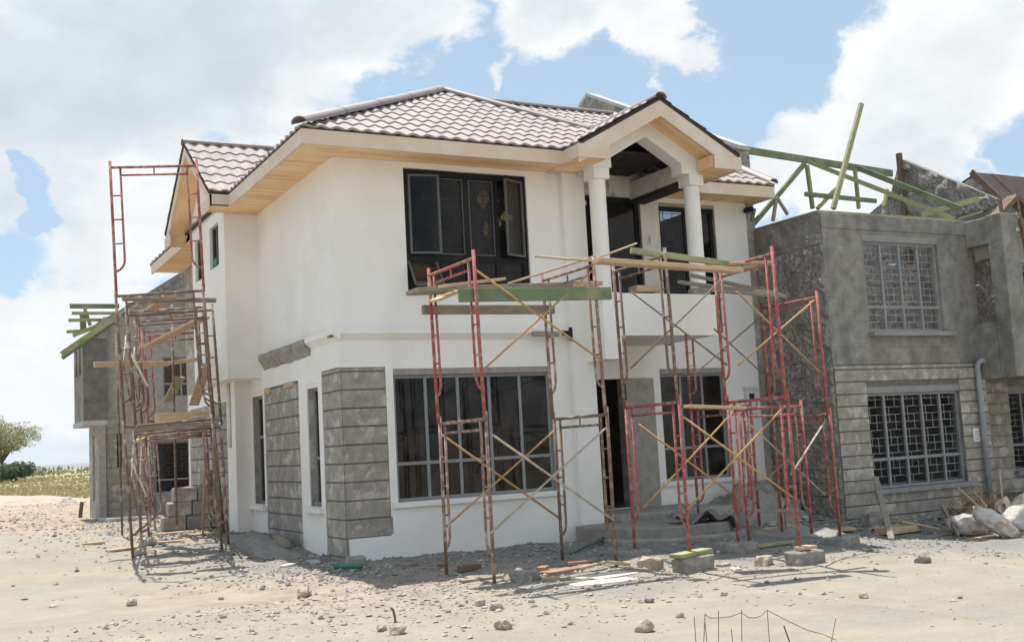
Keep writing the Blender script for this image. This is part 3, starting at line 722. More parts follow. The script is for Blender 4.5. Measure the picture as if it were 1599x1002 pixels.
# little gable of brown boards over the balcony
gf = MB()
for s_ in (-1, 1):
    a = Vector((13.44, -.6, 5.62)); b = a + Vector((s_ * .69, 0, -.50))
    gf.prism([a, b, b - Vector((0, 0, .09)), a - Vector((0, 0, .11))], (0, .26, 0))
gf.build('gable_board', M['woodd'], GH)
MB().bar((12.28, -1.45, 4.9), (12.5, -1.45, 3.45), .06, .05).build('form_prop', M['woodd'], GH)
MB().tube([(12.98, -.92, 5.55), (12.99, -.95, 4.6), (13.0, -.98, 3.5)], .018).build('rope', M['rust'], GH)
MB().tube([(13.06, -.95, 4.35), (13.12, -.98, 3.05)], .045).build('form_prop', M['rust'], GH)

# =================================================================== HOUSE AT THE RIGHT EDGE
NH = thing('roofed_house', 'further house with steep rust brown roof sheets, at the right edge beyond the grey house', 'house', (21, 2, -.2))
MB().box(16.96, 26, .9, 9, -.5, 5.3).build('wall', M['render'], NH)
ns = MB()
k = 0
x = 16.93
while x < 26:
    ns.prism([(x, 1.6, 5.3), (x + .6, 1.6, 5.3), (x + .6, 3.2, 7.15), (x, 3.2, 7.15)], (0, -.02 - .02 * (k % 2), .04)); x += .597; k += 1
ns.build('roof', M['brownsheet'], NH)
MB().prism([(16.96, 3.2, 7.1), (26, 3.2, 7.1), (26, 9, 5.3), (16.96, 9, 5.3)], (0, 0, .05)).build('roof', M['brownsheet'], NH)
MB().prism([(16.97, 1.7, 5.3), (16.97, 3.2, 7.1), (16.97, 9, 5.3)], (.1, 0, 0)).build('gable_wall', M['block'], NH)
MB().bar((16.9, 1.56, 5.3), (16.9, 3.2, 7.2), .05, .14).build('barge_board', M['woodd'], NH)

# =================================================================== HOUSE BEHIND ON THE LEFT
LH = thing('unfinished_house', 'distant grey block house with green rafters and overhanging box bay, behind the left scaffold tower', 'house', (-.9, 15.5, .05))
ly = 15.5
lw1 = (.30, 1.35, .62, 1.95); lw2 = (.55, 1.5, 3.1, 4.15)
MB().wall('Y', ly, ly + .2, -.9, 9, -.3, 5.2, [lw1, lw2, (-.62, -.5, 1.35, 2.2)]).build('wall', M['concrete'], LH)
MB().courses('Y', ly, -1, -.88, 8.9, .1, 2.35, [lw1, (-.62, -.5, 1.35, 2.2)], h=.21).build('block_facing', M['block'], LH, bevel=.004)
MB().box(-.9, 9, ly - .03, ly - .002, 2.36, 2.6).build('concrete_band', M['concrete'], LH)
MB().box(-.9, -.7, ly + .2, ly + 2.3, -.3, 5.2).build('wall', M['block'], LH)
MB().box(.8, 1.0, ly + 2.3, ly + 9, -.3, 5.2).build('wall', M['block'], LH)
MB().box(-.7, .8, ly + 2.1, ly + 2.3, -.3, 5.2).build('wall', M['block'], LH)
MB().box(-1.08, -.91, ly - .16, ly + .1, -.2, 2.44).build('pier', M['concrete'], LH)
MB().wall('X', -1.0, -.9, ly + .42, ly + 2.3, -.2, 2.44, [(ly + 1.2, ly + 1.6, .5, 2.2)]).build('wall', M['block'], LH)
MB().box(-.999, -.9, ly + .3, ly + .42, -.2, 2.44).build('wall', M['concrete'], LH)
MB().wall('X', -1.42, -1.25, ly - .0, ly + 1.8, 2.56, 4.62, [(ly + .35, ly + .7, 3.75, 4.5), (ly + 1.1, ly + 1.45, 3.75, 4.5)]).build('bay_wall', M['render'], LH)
MB().box(-1.42, -.86, ly - .14, ly - .002, 2.56, 4.62).build('bay_wall', M['darkrender'], LH)
MB().box(-1.44, -.86, ly - .16, ly + 2.0, 2.44, 2.558).build('bay_floor', M['slab'], LH)
MB().prism([(-1.42, ly - .13, 4.625), (-.86, ly - .13, 4.625), (-.86, ly - .13, 5.15)], (0, .12, 0)).build('bay_wall', M['concrete'], LH)
for h in (lw1, lw2):
    window(LH, 'Y', ly + .05, -1, h[0], h[1], h[2], h[3], 2, h[2] + .35, M['grey'], None, M['dgrey'], pitch=.1, gp=.02)
MB().box(.2, 1.45, ly - .08, ly + .02, lw1[3], lw1[3] + .2).build('lintel', M['woodg'], LH)
MB().box(-.698, 8.9, ly + .2, ly + 2.0, 2.4, 2.6).box(1.0, 8.9, ly + 3, ly + 3.2, 2.6, 5.1).box(1.0, 8.9, ly + 3, ly + 3.2, -.2, 2.4).build('floor_slab', M['inner'], LH)
def lbeam(p, q, w=.06, h=.12, m='green'): MB().bar(p, q, w, h).build('rafter', M[m], LH)
lbeam((-1.946, 15.200, 4.220), (-0.532, 15.200, 5.242), .07, .14, 'greenp')
lbeam((-1.922, 15.300, 4.133), (-0.550, 15.300, 5.138), .07, .10)
lbeam((-1.628, 15.600, 4.728), (-0.631, 15.600, 5.159), .06, .10, 'greenp')
lbeam((-1.597, 16.500, 5.604), (-0.364, 16.500, 5.616), .07, .12)
lbeam((-1.585, 16.200, 5.380), (-0.412, 16.200, 5.388), .06, .08, 'greenp')
lbeam((-1.686, 16.000, 5.171), (-0.573, 16.000, 5.192), .06, .08, 'greenp')
lbeam((-1.757, 15.800, 4.850), (-1.264, 15.800, 4.882), .06, .08, 'greenp')
lbeam((-1.262, 16.400, 5.594), (-1.109, 16.400, 5.087), .08, .08, 'greenp')
lbeam((-1.295, 16.400, 5.424), (-1.284, 16.400, 4.968), .14, .14)
lbeam((-0.503, 15.600, 5.260), (0.179, 16.200, 5.650), .05, .08)
MB().prism([(-.88, ly + .3, 5.2), (3.2, ly + .3, 6.9), (7.2, ly + .3, 5.2)], (0, .2, 0)).build('gable_wall', M['render'], LH)
MB().prism([(-.6, 18.0, 5.4), (3.2, 18.0, 7.9), (7.0, 18, 5.4)], (0, .2, 0)).build('gable_wall', M['stone'], LH)
# =================================================================== SCAFFOLD FRAMES
FW, FH = .61, 1.75
FCACHE = {}
def frame_parts(mk, spigot=.09):
    if mk in FCACHE: return FCACHE[mk]
    ps = []
    m = M[mk]
    def keep(nm, mb, smooth=True):
        me = bpy.data.meshes.new(nm); me.from_pydata(mb.v, [], mb.f); me.materials.append(m)
        if smooth: me.polygons.foreach_set('use_smooth', [True] * len(me.polygons))
        ps.append((nm, me))
    for s_ in (-1, 1):
        keep('post', MB().tube([(s_ * FW, 0, 0), (s_ * FW, 0, FH + spigot)], .0205, 10))
    keep('top_bar', MB().tube([(-FW, 0, FH), (FW, 0, FH)], .019, 10))
    keep('inner_bar', MB().tube([(-FW + .14, 0, FH - .11), (FW - .14, 0, FH - .11)], .015, 8).tube([(0, 0, FH - .11), (0, 0, FH)], .011, 6))
    for s_ in (-1, 1):
        x = s_ * (FW - .14); e = s_ * FW
        pts = [(x, 0, FH), (x, 0, .50), (x + s_ * .004, 0, .44), (x + s_ * .03, 0, .385), (x + s_ * .07, 0, .345), (e, 0, .315)]
        keep('inner_leg', MB().tube(pts, .016, 8))
        for z in (.70, 1.03, 1.36): keep('rung', MB().tube([(x, 0, z), (e, 0, z)], .011, 6))
    FCACHE[mk] = ps
    return ps
def frame(label, mk, x, y, z, rz, group, sc=1.0, lean=(0, 0), szf=1.0, only=None):
    o = thing('scaffold_section', label, 'scaffold', (x, y, z), 0, group)
    rot = Matrix.Rotation(lean[0], 4, 'Y') @ Matrix.Rotation(lean[1], 4, 'X') @ Matrix.Rotation(rz, 4, 'Z')
    o.rotation_euler = rot.to_euler(); o.scale = (sc, sc, sc * szf)
    for i, (nm, me) in enumerate(frame_parts(mk)):
        if only and i not in only: continue
        c = bpy.data.objects.new(nm, me); COL.objects.link(c); c.parent = o
    return o
GF = 'scaffold frames before the front wall'; GL = 'scaffold frames of the tower beside the side wall'
N = R(90)
# tower before the big lower window
frame('lower worn scaffold frame standing before the left part of the big lower window', 'worn', .33, -3.12, -.07, N, GF)
frame('lower brown scaffold frame standing in front of the smooth wall pier left of the doorway', 'rust', 1.975, -2.95, -.07, N, GF)
frame('upper red scaffold frame in front of the black upper window', 'red', .315, -3.12, 1.68, N, GF, lean=(-.02, 0))
frame('upper worn scaffold frame at the right end of the green plank', 'worn', 1.955, -2.95, 1.68, N, GF, lean=(-.02, 0))
# tower before the porch
frame('bright red scaffold frame before the entrance steps, one leg on a pale green plank', 'red', 2.80, -3.28, .03, N - R(3), GF)
frame('red scaffold frame right of the steps, one leg on a block with wood chip', 'red', 4.06, -3.72, .03, N - R(4), GF)
frame('upper dull grey brown scaffold frame before the balcony, left of the right porch column', 'rust', 2.78, -3.28, 1.76, N - R(3), GF, lean=(-.02, 0))
frame('upper bright red scaffold frame rising highest before the right end of the balcony', 'red', 4.03, -3.72, 1.74, N - R(4), GF, lean=(-.015, 0))
frame('lower red scaffold frame nearest the grey house', 'red', 5.90, -2.45, -.06, N - R(2), GF, sc=.98, szf=.95)
frame('upper pale red scaffold frame nearest the grey house', 'red', 5.86, -2.45, 1.58, N - R(2), GF, sc=.98, szf=.93, lean=(-.01, 0))
frame('red scaffold frame standing at the back on the entrance platform', 'red', 5.24, -1.5, .08, N + R(6), GF, szf=.96)
frame('narrow red scaffold side piece without top bars, before the low window right of the doorway', 'red', 5.24, -1.5, 1.80, N + R(6), GF, szf=.60, only=(1, 8, 9, 10, 11))
frame('red scaffold frame standing across the porch tower in front of the meter box', 'red', 4.90, -3.0, .0, R(8), GF, szf=.97)
# tower beside the side wall
TA = R(-14)
ax_, ay_ = .30, .95
def tower(i, lv): return (-1.78 + .24 * 0 + i * .42 - lv * .085, 2.12 + i * 1.78)
lab = [[('lowest rusty frame of the left scaffold tower, nearest the camera', 'rust'), ('middle rusty frame of the left scaffold tower, nearest the camera', 'rust'), ('topmost red scaffold frame rising alone against the sky on the left tower', 'red')],
       [('lowest worn frame second from the camera in the left scaffold tower', 'worn'), ('upper worn frame second from the camera in the left scaffold tower', 'worn')],
       [('lowest rusty frame third from the camera in the left scaffold tower', 'rust'), ('upper rusty frame third from the camera in the left scaffold tower', 'rust')],
       [('lowest worn frame at the far end of the left scaffold tower', 'worn'), ('upper red frame at the far end of the left scaffold tower', 'red')]]
for i, ls in enumerate(lab):
    for lv, (lb, mk) in enumerate(ls):
        x, y = tower(i, lv)
        frame(lb, mk, x, y, .09 + lv * 1.885, TA, GL, sc=1.0, szf=1.075, lean=(-.05 if lv < 2 else -.032, 0))

frame('extra worn frame stacked close behind the nearest one, low in the left tower', 'worn', -1.50, 2.95, .09, TA + R(4), GL, sc=1.02, lean=(-.04, 0))
frame('extra rusty frame stacked close behind the nearest one, high in the left tower', 'rust', -1.56, 2.95, 1.90, TA + R(4), GL, sc=1.02, lean=(-.05, 0))
# =================================================================== CROSS BRACES
def brace(label, a1, b1, a2, b2, mk, group='cross braces between scaffold frames', r=.0125):
    c = (Vector(a1) + Vector(b1)) / 2; c.z = min(a1[2], b1[2], a2[2], b2[2])
    o = thing('cross_brace', label, 'brace', c, 0, group)
    for a, b in ((a1, b1), (a2, b2)):
        MB().tube([a, b], r, 6).build('bar', M[mk], o, smooth=True)
    return o
def single(label, a, b, mk, r=.0125, cat='brace', name='brace_rod', group=None):
    c = (Vector(a) + Vector(b)) / 2
    o = recenter(MB().tube([a, b], r, 6).build(name, M[mk], None, smooth=True)); return tag(o, label, cat, group)
brace('pale cross brace low on the near side of the tower before the big window', (0.375, -3.760, 1.515), (1.957, -3.600, 0.476), (0.300, -3.760, 0.478), (1.942, -3.600, 1.540), 'braceg')
brace('orange brown cross brace low on the wall side of the tower before the big window', (0.349, -2.480, 1.565), (1.984, -2.300, 0.461), (0.325, -2.480, 0.464), (2.031, -2.300, 1.570), 'brace')
brace('tan cross brace high on the near side, crossing over the green plank', (0.276, -3.760, 3.298), (1.937, -3.600, 2.293), (0.348, -3.760, 2.238), (1.902, -3.600, 3.373), 'brace')
brace('golden cross brace low on the near side before the entrance steps', (2.759, -3.950, 1.611), (3.958, -4.350, 0.610), (2.730, -3.950, 0.551), (3.922, -4.350, 1.655), 'brace')
brace('golden cross brace on the wall side before the low window right of the door', (2.988, -2.700, 1.564), (4.184, -3.100, 0.542), (2.961, -2.700, 0.501), (4.165, -3.100, 1.641), 'brace')
brace('dull grey cross brace in front of the white balcony parapet', (2.970, -2.750, 3.250), (4.151, -3.100, 2.259), (2.893, -2.750, 2.268), (4.174, -3.100, 3.386), 'bracedk')
brace('dull cross brace in front of the wall right of the balcony', (3.978, -3.100, 2.732), (6.064, -1.700, 2.116), (3.622, -3.100, 2.161), (5.927, -1.700, 3.049), 'bracedk')
brace('tan cross brace high between the tallest red frame and the frame by the grey house', (4.348, -3.150, 3.214), (5.890, -3.000, 2.084), (4.288, -3.150, 2.253), (5.822, -3.000, 3.144), 'brace')
brace('pale grey cross brace low beside the rough grey side wall', (4.011, -4.300, 0.874), (5.836, -3.000, 1.492), (4.283, -3.200, 1.550), (6.833, -1.800, 0.406), 'braceg')
brace('grey cross brace low in front of the white wall corner beside the grey house', (4.404, -3.000, 0.565), (6.201, -1.800, 0.979), (4.242, -3.100, 1.679), (5.831, -2.000, 1.087), 'bracedk')
# side tower braces: run from frame to frame
def tp(i, s_, z):
    x, y = tower(i, 0); return (x + s_ * .61 * 1.03 * math.cos(TA) - .05 * z, y + s_ * .61 * 1.03 * math.sin(TA), z)
tb = ['left', 'right']
for i in range(3):
    for q, s_ in enumerate((-1, 1)):
        brace(['rusty', 'tan'][q] + ' low cross brace on the ' + ['outer', 'wall'][q] + ' side of the left tower, ' + ['nearest', 'middle', 'farthest'][i] + ' bay',
              tp(i, s_, 1.7), tp(i + 1, s_, .6), tp(i, s_, .6), tp(i + 1, s_, 1.7), ('rust', 'brace')[q])
        if i < 2: brace(['worn', 'rusty'][q] + ' high cross brace on the ' + ['outer', 'wall'][q] + ' side of the left tower, ' + ['nearest', 'middle'][i] + ' bay',
              tp(i, s_, 3.45), tp(i + 1, s_, 2.4), tp(i, s_, 2.4), tp(i + 1, s_, 3.45), ('worn', 'rust')[q])
single('whitish pole slanting inside the left scaffold tower', (-2.375, 2.600, 3.176), (-2.015, 2.900, 2.556), 'white', .016)
single('whitish pole slanting low inside the left scaffold tower', (-2.352, 2.400, 1.467), (-2.096, 2.700, 0.933), 'white', .016)
single('rusty upright pole on the outer side of the left tower, thin and nearly straight', (-1.976, 6.200, 3.733), (-1.950, 6.000, 0.193), 'rust', .02, 'pole', 'scaffold_pole')
single('dark upright pole between the two sides of the left tower', (-1.254, 4.900, 4.081), (-1.245, 4.900, 0.353), 'rust', .02, 'pole', 'scaffold_pole')
single('rusty pole leaning at the right edge of the left scaffold tower', (-0.784, 4.300, 2.658), (-0.532, 4.600, 0.180), 'rust', .022, 'pole', 'scaffold_pole')
single('thin tan rod leaning inside the left tower near the bare side wall', (-0.801, 4.600, 1.817), (-0.958, 4.300, 0.125), 'brace', .014)
single('thin tan stick reaching left from the left end of the balcony boards', (1.229, -3.400, 3.538), (1.944, -3.600, 3.465), 'wood', .014, 'stick', 'stick')
single('long thin tan stick slanting up in front of the left porch column', (1.123, -2.900, 3.291), (1.994, -3.500, 3.544), 'wood', .014, 'stick', 'stick')
single('thin pale stick pointing up right over the balcony boards', (1.992, -3.500, 3.514), (3.212, -2.600, 3.909), 'wood', .012, 'stick', 'stick')

# =================================================================== PLANKS ON THE SCAFFOLD
def plank(label, a, b, w, h, mk, name='plank', cat='plank', group='planks on the scaffolds', up=(0, 0, 1)):
    mb = MB().bar(a, b, w, h, up)
    o = mb.build(name, M[mk], None, bevel=.004); recenter(o); return tag(o, label, cat, group)
plank('wide dark grey plank under the black upper window, sticking out at the left', (-.05, -2.75, 3.20), (2.45, -2.70, 3.335), .36, .05, 'woodg')
plank('green painted timber on edge along the front of the scaffold', (0.107, -3.680, 3.026), (2.102, -3.600, 3.089), .06, .145, 'green')
plank('weathered yellow grey timber just below the green one', (.20, -2.46, 3.03), (2.02, -2.40, 3.055), .07, .11, 'woodg')
plank('short light board end lying tilted above the green timber', (0.081, -3.300, 3.181), (0.997, -3.000, 3.326), .14, .03, 'wood')
plank('small light board lying under the red upper frame', (-0.081, -3.400, 3.000), (0.393, -3.100, 3.165), .12, .03, 'wood')
plank('light board lying flat at the right end of the green timber', (1.888, -3.200, 3.236), (2.216, -3.200, 3.266), .16, .05, 'wood')
plank('long fresh yellow plank spanning before the balcony between two frames', (1.831, -3.750, 3.443), (3.761, -3.950, 3.339), .18, .055, 'wood')
plank('pale green pole shaped timber lying slanted over the balcony boards', (2.635, -3.300, 3.671), (4.335, -3.600, 3.451), .06, .07, 'greenp')
plank('fresh yellow board on top of the tallest red frame', (3.909, -3.600, 3.489), (4.262, -4.000, 3.447), .16, .03, 'wood')
plank('upper grey plank sloping from the balcony down to the frame by the grey house', (5.25, -1.05, 3.78), (5.98, -2.1, 3.36), .28, .05, 'woodg')
plank('lower grey plank sloping from the balcony to the frame by the grey house', (5.0, -1.1, 3.66), (5.75, -2.35, 3.31), .26, .05, 'woodg')
plank('brown grey plank below the sloping grey ones', (5.0, -1.5, 3.50), (5.75, -2.5, 3.26), .12, .05, 'woodg')
plank('small dark block of timber lying on the balcony edge', (4.606, -0.400, 3.650), (5.036, -0.400, 3.657), .25, .10, 'wood')
plank('pair of yellow boards resting on the lower red frame before the low window', (3.010, -3.700, 1.735), (3.691, -3.900, 1.679), .22, .035, 'wood')
plank('thin weathered rail at knee height right of the entrance steps', (4.394, -2.600, 0.375), (5.752, -2.300, 0.266), .04, .04, 'woodg')
plank('short broken board fixed on the wall above the big window', (2.95, -.14, 3.0), (3.4, -.14, 2.995), .05, .07, 'woodg', 'board')
# left tower boards
def tl(x, y, z): return (x, y, z)
plank('brown board across the top deck of the left tower', (-2.45, 2.35, 3.80), (-1.15, 2.1, 3.76), .24, .04, 'woodg')
plank('orange board end standing up on the left tower top deck', (-1.9, 3.2, 3.75), (-1.65, 2.9, 3.98), .22, .04, 'wood')
plank('tan board sloping down from the left tower top deck', (-1.75, 4.4, 3.3), (-1.05, 3.3, 3.66), .2, .035, 'wood')
plank('wide tan board lying level in the middle of the left tower', (-1.7, 5.2, 3.05), (-.75, 5.0, 3.15), .25, .05, 'wood')
plank('short green board tipped up inside the left tower', (-1.25, 5.4, 2.45), (-1.1, 5.1, 2.85), .2, .04, 'greenp')
plank('long pale rail poking out left of the left tower', (-2.737, 3.200, 2.922), (-1.585, 3.600, 2.950), .06, .08, 'wood')
plank('broken tan board dangling at the right of the left tower', (-.92, 4.9, 2.35), (-.8, 4.4, 3.0), .18, .03, 'wood')
plank('dark brown board hung low in the left tower', (-1.5, 5.9, 2.15), (-.75, 5.8, 1.95), .2, .04, 'woodd')
plank('grey deck board at the lower deck of the left tower', (-2.35, 2.5, 1.93), (-1.15, 2.2, 1.95), .26, .04, 'woodg')
plank('second grey deck board further in at the lower deck of the left tower', (-2.2, 2.95, 1.90), (-1.0, 2.7, 1.92), .24, .04, 'woodg')
plank('short bright board hanging at the near edge of the lower deck', (-2.309, 2.200, 1.726), (-2.051, 2.500, 1.872), .12, .03, 'wood')
# yellow formwork box on the lower deck
fb = thing('formwork_box', 'yellow wooden formwork box on the lower deck of the left tower', 'wooden box', (-1.45, 3.1, 1.98))
for q in range(2):
    MB().box(-1.85, -1.1, 2.95 + q * .35, 2.98 + q * .35, 1.985, 2.16).build('side_board', M['wood'], fb)
    MB().box(-1.85 + q * .72, -1.82 + q * .72, 2.98, 3.30, 1.985, 2.16).build('end_board', M['wood'], fb)
o = MB().obox((-1.25, 2.55, 2.02), 0, .05, .3, .4, .2, .06).build('board', M['woodg'], None, bevel=.006); recenter(o); tag(o, 'small grey slab beside the yellow box on the lower tower deck', 'board')

# dark jacket with yellow patches behind the upper window
jk = thing('work_jacket', 'dark jacket with yellow patches and a yellow cap hanging behind the black upper window', 'jacket', (2.75, .25, 4.4))
def blob(c, sx, sy, sz, seed=0, amp=.18, sub=2, sc=1.2):
    bm = bmesh.new(); bmesh.ops.create_icosphere(bm, subdivisions=sub, radius=1)
    for v in bm.verts:
        d = 1 + amp * noise.noise((v.co.x * sc + seed, v.co.y * sc, v.co.z * sc + seed * 1.7)) * 2
        v.co = Vector((v.co.x * d * sx + c[0], v.co.y * d * sy + c[1], v.co.z * d * sz + c[2]))
    vs = [tuple(v.co) for v in bm.verts]; fs = [tuple(v.index for v in f.verts) for f in bm.faces]; bm.free()
    mb = MB(); mb.add(vs, fs); return mb
b1 = blob((2.76, .30, 4.95), .16, .05, .36, 3, .12, 3); b2 = blob((2.94, .29, 4.93), .08, .045, .30, 6, .12, 3)
b1.add(b2.v, b2.f); b1.build('cloth', M['navy'], jk, smooth=True)
yl = MB()
for c, s_ in (((2.46, .24, 5.08), (.085, .04, .13)), ((2.66, .24, 5.07), (.045, .02, .05)), ((2.84, .24, 4.82), (.095, .02, .06)), ((2.68, .24, 4.72), (.055, .02, .075)), ((2.47, .24, 4.62), (.04, .02, .1))):
    t = blob(c, *s_, seed=c[0], amp=.42, sub=3); yl.add(t.v, t.f)
yl.build('yellow_patch', M['yellow'], jk)

# =================================================================== BLOCKS UNDER THE FRAMES
GB = 'stone blocks propping the scaffold'
def block(label, x, y, z, rz, sx, sy, sz, mk='rockg', group=GB, name='stone_block', cat='block', seed=0, rough_=.018):
    mb = MB().obox((0, 0, sz / 2), 0, 0, 0, sx, sy, sz)
    o = mb.build(name, M[mk], None)
    bm = bmesh.new(); bm.from_mesh(o.data)
    bmesh.ops.bevel(bm, geom=bm.edges[:], offset=.018, segments=1, affect='EDGES')
    bmesh.ops.subdivide_edges(bm, edges=bm.edges[:], cuts=2, use_grid_fill=True)
    for v in bm.verts: v.co += Vector((noise.noise(v.co * 9 + Vector((seed, 0, 0))), noise.noise(v.co * 9 + Vector((0, seed + 5, 0))), noise.noise(v.co * 9 + Vector((3, 0, seed))))) * rough_
    bm.to_mesh(o.data); bm.free()
    o.location = (x, y, z - .02); o.rotation_euler = (0, 0, rz)
    return tag(o, label, cat, group)
def gb(label, p, rz, sx, sy, sz, **k): block(label, p[0], p[1], gzn(p[0], p[1]), rz, sx, sy, sz, **k)
block('grey block with a pale green plank on top, in front of the entrance steps', 2.80, -3.90, -.17, .1, .48, .22, .21, seed=1)
plank('pale green plank lying on the block in front of the entrance steps', (2.50, -3.98, .045), (3.08, -3.80, .055), .17, .045, 'greenp', group=None)
block('grey block with a yellow wood chip on top, right of the entrance steps', 4.09, -4.33, -.18, .15, .46, .24, .19, seed=2)
plank('small yellow wood chip between the block and the red frame leg', (3.98, -4.36, .022), (4.22, -4.31, .022), .16, .035, 'wood', group=None)
block('low grey block under the frame nearest the grey house', 5.90, -3.06, -.20, .3, .5, .26, .16, seed=3)
block('dark grey block beside the steps, under the back leg of the right red frame', 4.1, -3.10, -.20, -.1, .46, .28, .24, seed=4)
block('grey block right under the step edge, below the back leg of the near red frame', 2.83, -2.66, -.16, .1, .40, .24, .19, seed=5)
GS = 'stones lying round the house'
gb('large tan and grey stone block lying between the brown frame and the green topped block', (2.469, -3.518), .3, .29, .2, .16, mk='rock', group=GS, seed=6, rough_=.045)
gb('squarish pale stone at the foot of the steps right of the green topped block', (3.761, -3.983), .6, .28, .15, .12, mk='rock', group=GS, seed=7, rough_=.04)
gb('grey broken block lying in the rubble before the big window', (0.607, -3.873), .5, .32, .2, .14, group=GS, seed=8, rough_=.05)
gb('dark block at the foot of the bare house corner', (-0.142, -0.764), .2, .22, .18, .16, group=GS, seed=9)
gb('grey block by the wall of the grey house, under the leaning post', (8.556, -0.973), .1, .34, .22, .22, group=GS, seed=10, rough_=.05)

# rough stacked stones behind the left tower
k = 0
for row in range(3):
    for j in range(3 - (row == 2)):
        x = -.98 + j * .43 + row * .10 ; 
        block(['bottom', 'middle', 'top'][row] + ' course ' + ['outermost', 'middle', 'innermost'][j] + ' block of the small dry stone stack inside the left tower', x, 6.55, .2 + row * .255, .05 * (j - 1), .42, .3, .25, mk='block', group='dry stacked blocks in the left tower', seed=20 + k); k += 1
block('pale stone tipped on top of the small dry stone stack', -.35, 6.5, .96, .5, .26, .2, .28, mk='rockg', group='dry stacked blocks in the left tower', seed=40)

# =================================================================== ROCKS
def rock_mesh(seed, m):
    bm = bmesh.new(); bmesh.ops.create_icosphere(bm, subdivisions=2, radius=.5)
    for v in bm.verts:
        n = v.co.normalized(); d = 1 + .45 * noise.noise(n * 1.3 + Vector((seed * 3.1, 0, 0))) + .2 * noise.noise(n * 3 + Vector((seed, 2, 0)))
        v.co = Vector((n.x * d * .5, n.y * d * .42, n.z * d * .34))
    me = bpy.data.meshes.new('rock'); bm.to_mesh(me); bm.free(); me.materials.append(m); return me
RM = [rock_mesh(i, M['rock'] if i % 3 else M['rockg']) for i in range(6)]
def rock(label, p, size, i, group=GS):
    o = bpy.data.objects.new('rock', RM[i % 6]); COL.objects.link(o)
    o.location = (p[0], p[1], gzn(p[0], p[1]) + size * .16); o.rotation_euler = (random.uniform(-.3, .3), random.uniform(-.3, .3), random.uniform(0, 6)); o.scale = (size * .8,) * 3
    return tag(o, label, 'rock', group)
rock('reddish brown rock alone on the pale road at the lower left', (-3.089, -2.142), .17, 1)
rock('upright brown rock on the road at the bottom, left of the wire stakes', (-0.047, -7.061), .20, 2)
rock('brown rock at the very bottom of the road near the middle', (-0.869, -6.271), .18, 4)
rock('grey rock on the sunny ground before the grey house window', (4.960, -5.274), .24, 3)
rock('tan rock on the road before the big window, below the worn frame', (-0.452, -5.326), .16, 5)
rock('small grey rock on the road below the brown frame', (0.835, -5.858), .12, 0)
rock('small brown rock on the road left of the wire stakes', (0.564, -6.696), .11, 1)
rock('flat tan rock on the road below the grey house', (2.790, -6.535), .13, 2)
rock('low tan clod on the ground below the bare house corner', (-1.528, -3.070), .24, 4)
rock('tan clod in the gravel strip under the low window', (-0.458, -5.000), .15, 5)
rock('brownish clod beside the small dark spout in the road', (-1.645, -5.559), .13, 1)
rock('tan clod just right of the small dark spout in the road', (-1.599, -5.812), .18, 2)
rock('orange clod low on the left tower, beside its near leg', (-2.228, 2.534), .24, 1)
rock('dark lump under the left tower', (-1.892, 3.584), .28, 3)
sp = [(-3.18, 1.73), (-2.72, 8.17), (-2.38, 0.20), (-2.24, -2.44), (-1.19, -2.97), (-0.85, -3.74), (-0.83, -5.11), (-0.01, -5.17), (0.95, -4.75), (3.15, -5.28), (4.58, -4.96), (5.64, -5.56), (3.29, -7.21), (-3.53, 3.20), (-2.56, -3.91), (-0.32, -6.39), (1.50, -6.09), (-1.42, 8.45), (-2.00, 6.84), (-1.67, 1.30)]
for i, p in enumerate(sp): rock('small pale stone lying loose on the dusty ground', p, random.uniform(.05, .10), i, 'small loose stones on the dusty ground')

# =================================================================== DEBRIS
def flat(label, p, rz, sx, sy, sz, mk, name='board', cat='board', tilt=0, dz=.0, group=None):
    o = MB().obox((0, 0, sz / 2), 0, 0, 0, sx, sy, sz).build(name, M[mk], None, bevel=.004)
    o.location = (p[0], p[1], gzn(p[0], p[1]) + dz); o.rotation_euler = (0, tilt, rz); return tag(o, label, cat, group)
flat('short brown board with a white end lying below the brown frame', (1.951, -3.642), -.5, .26, .10, .04, 'wood', tilt=.15, dz=.03)
flat('white edged plank lying flat before the big window', (0.351, -3.380), .05, .5, .12, .03, 'woodg')
flat('brown timber offcut lying before the near leg of the worn frame', (0.610, -2.530), .05, .28, .08, .07, 'woodd')
flat('pale torn cement paper on the ground, upper sheet', (1.484, -4.156), .2, .6, .35, .012, 'paper', 'paper_scrap', 'paper')
flat('pale torn cement paper on the ground, lower sheet', (1.165, -4.532), -.1, .7, .3, .012, 'paper', 'paper_scrap', 'paper')
flat('broken orange tile pieces beside the dark block before the big window', (1.287, -3.442), .3, .45, .2, .05, 'clay', 'tile_shard', 'tile')
flat('orange tile shard in the rubble before the big window', (1.327, -3.004), .8, .2, .1, .05, 'clay', 'tile_shard', 'tile')
flat('curved clay shard lying by the pale papers', (1.871, -2.919), -.3, .3, .12, .04, 'clay', 'tile_shard', 'tile')
flat('tan stick lying in the gravel before the smooth pier', (1.825, -3.282), .5, .6, .03, .03, 'wood', 'stick', 'stick')
flat('light board lying under the left tower', (-1.114, 5.924), .2, .7, .16, .04, 'wood')
flat('pale board lying at the foot of the left tower', (-1.647, 3.559), -.2, .5, .14, .03, 'wood')
flat('tan board lying left of the left tower', (-2.341, 3.298), .5, .55, .14, .03, 'wood')
flat('small tan board lying on the road left of the left tower', (-2.615, 4.479), .1, .32, .14, .04, 'wood')
flat('pale board end by the wall of the left facade', (-1.088, 4.462), .1, .4, .2, .03, 'wood')
flat('long tan board lying at the foot of the rough grey side wall', (6.712, -0.889), .25, .9, .2, .05, 'wood')
flat('broad pale board lying at the corner of the grey house', (7.443, -1.247), -.15, .7, .25, .04, 'wood')
flat('greenish plank lying behind the block right of the steps', (4.691, -3.048), .1, .7, .15, .03, 'greenp')
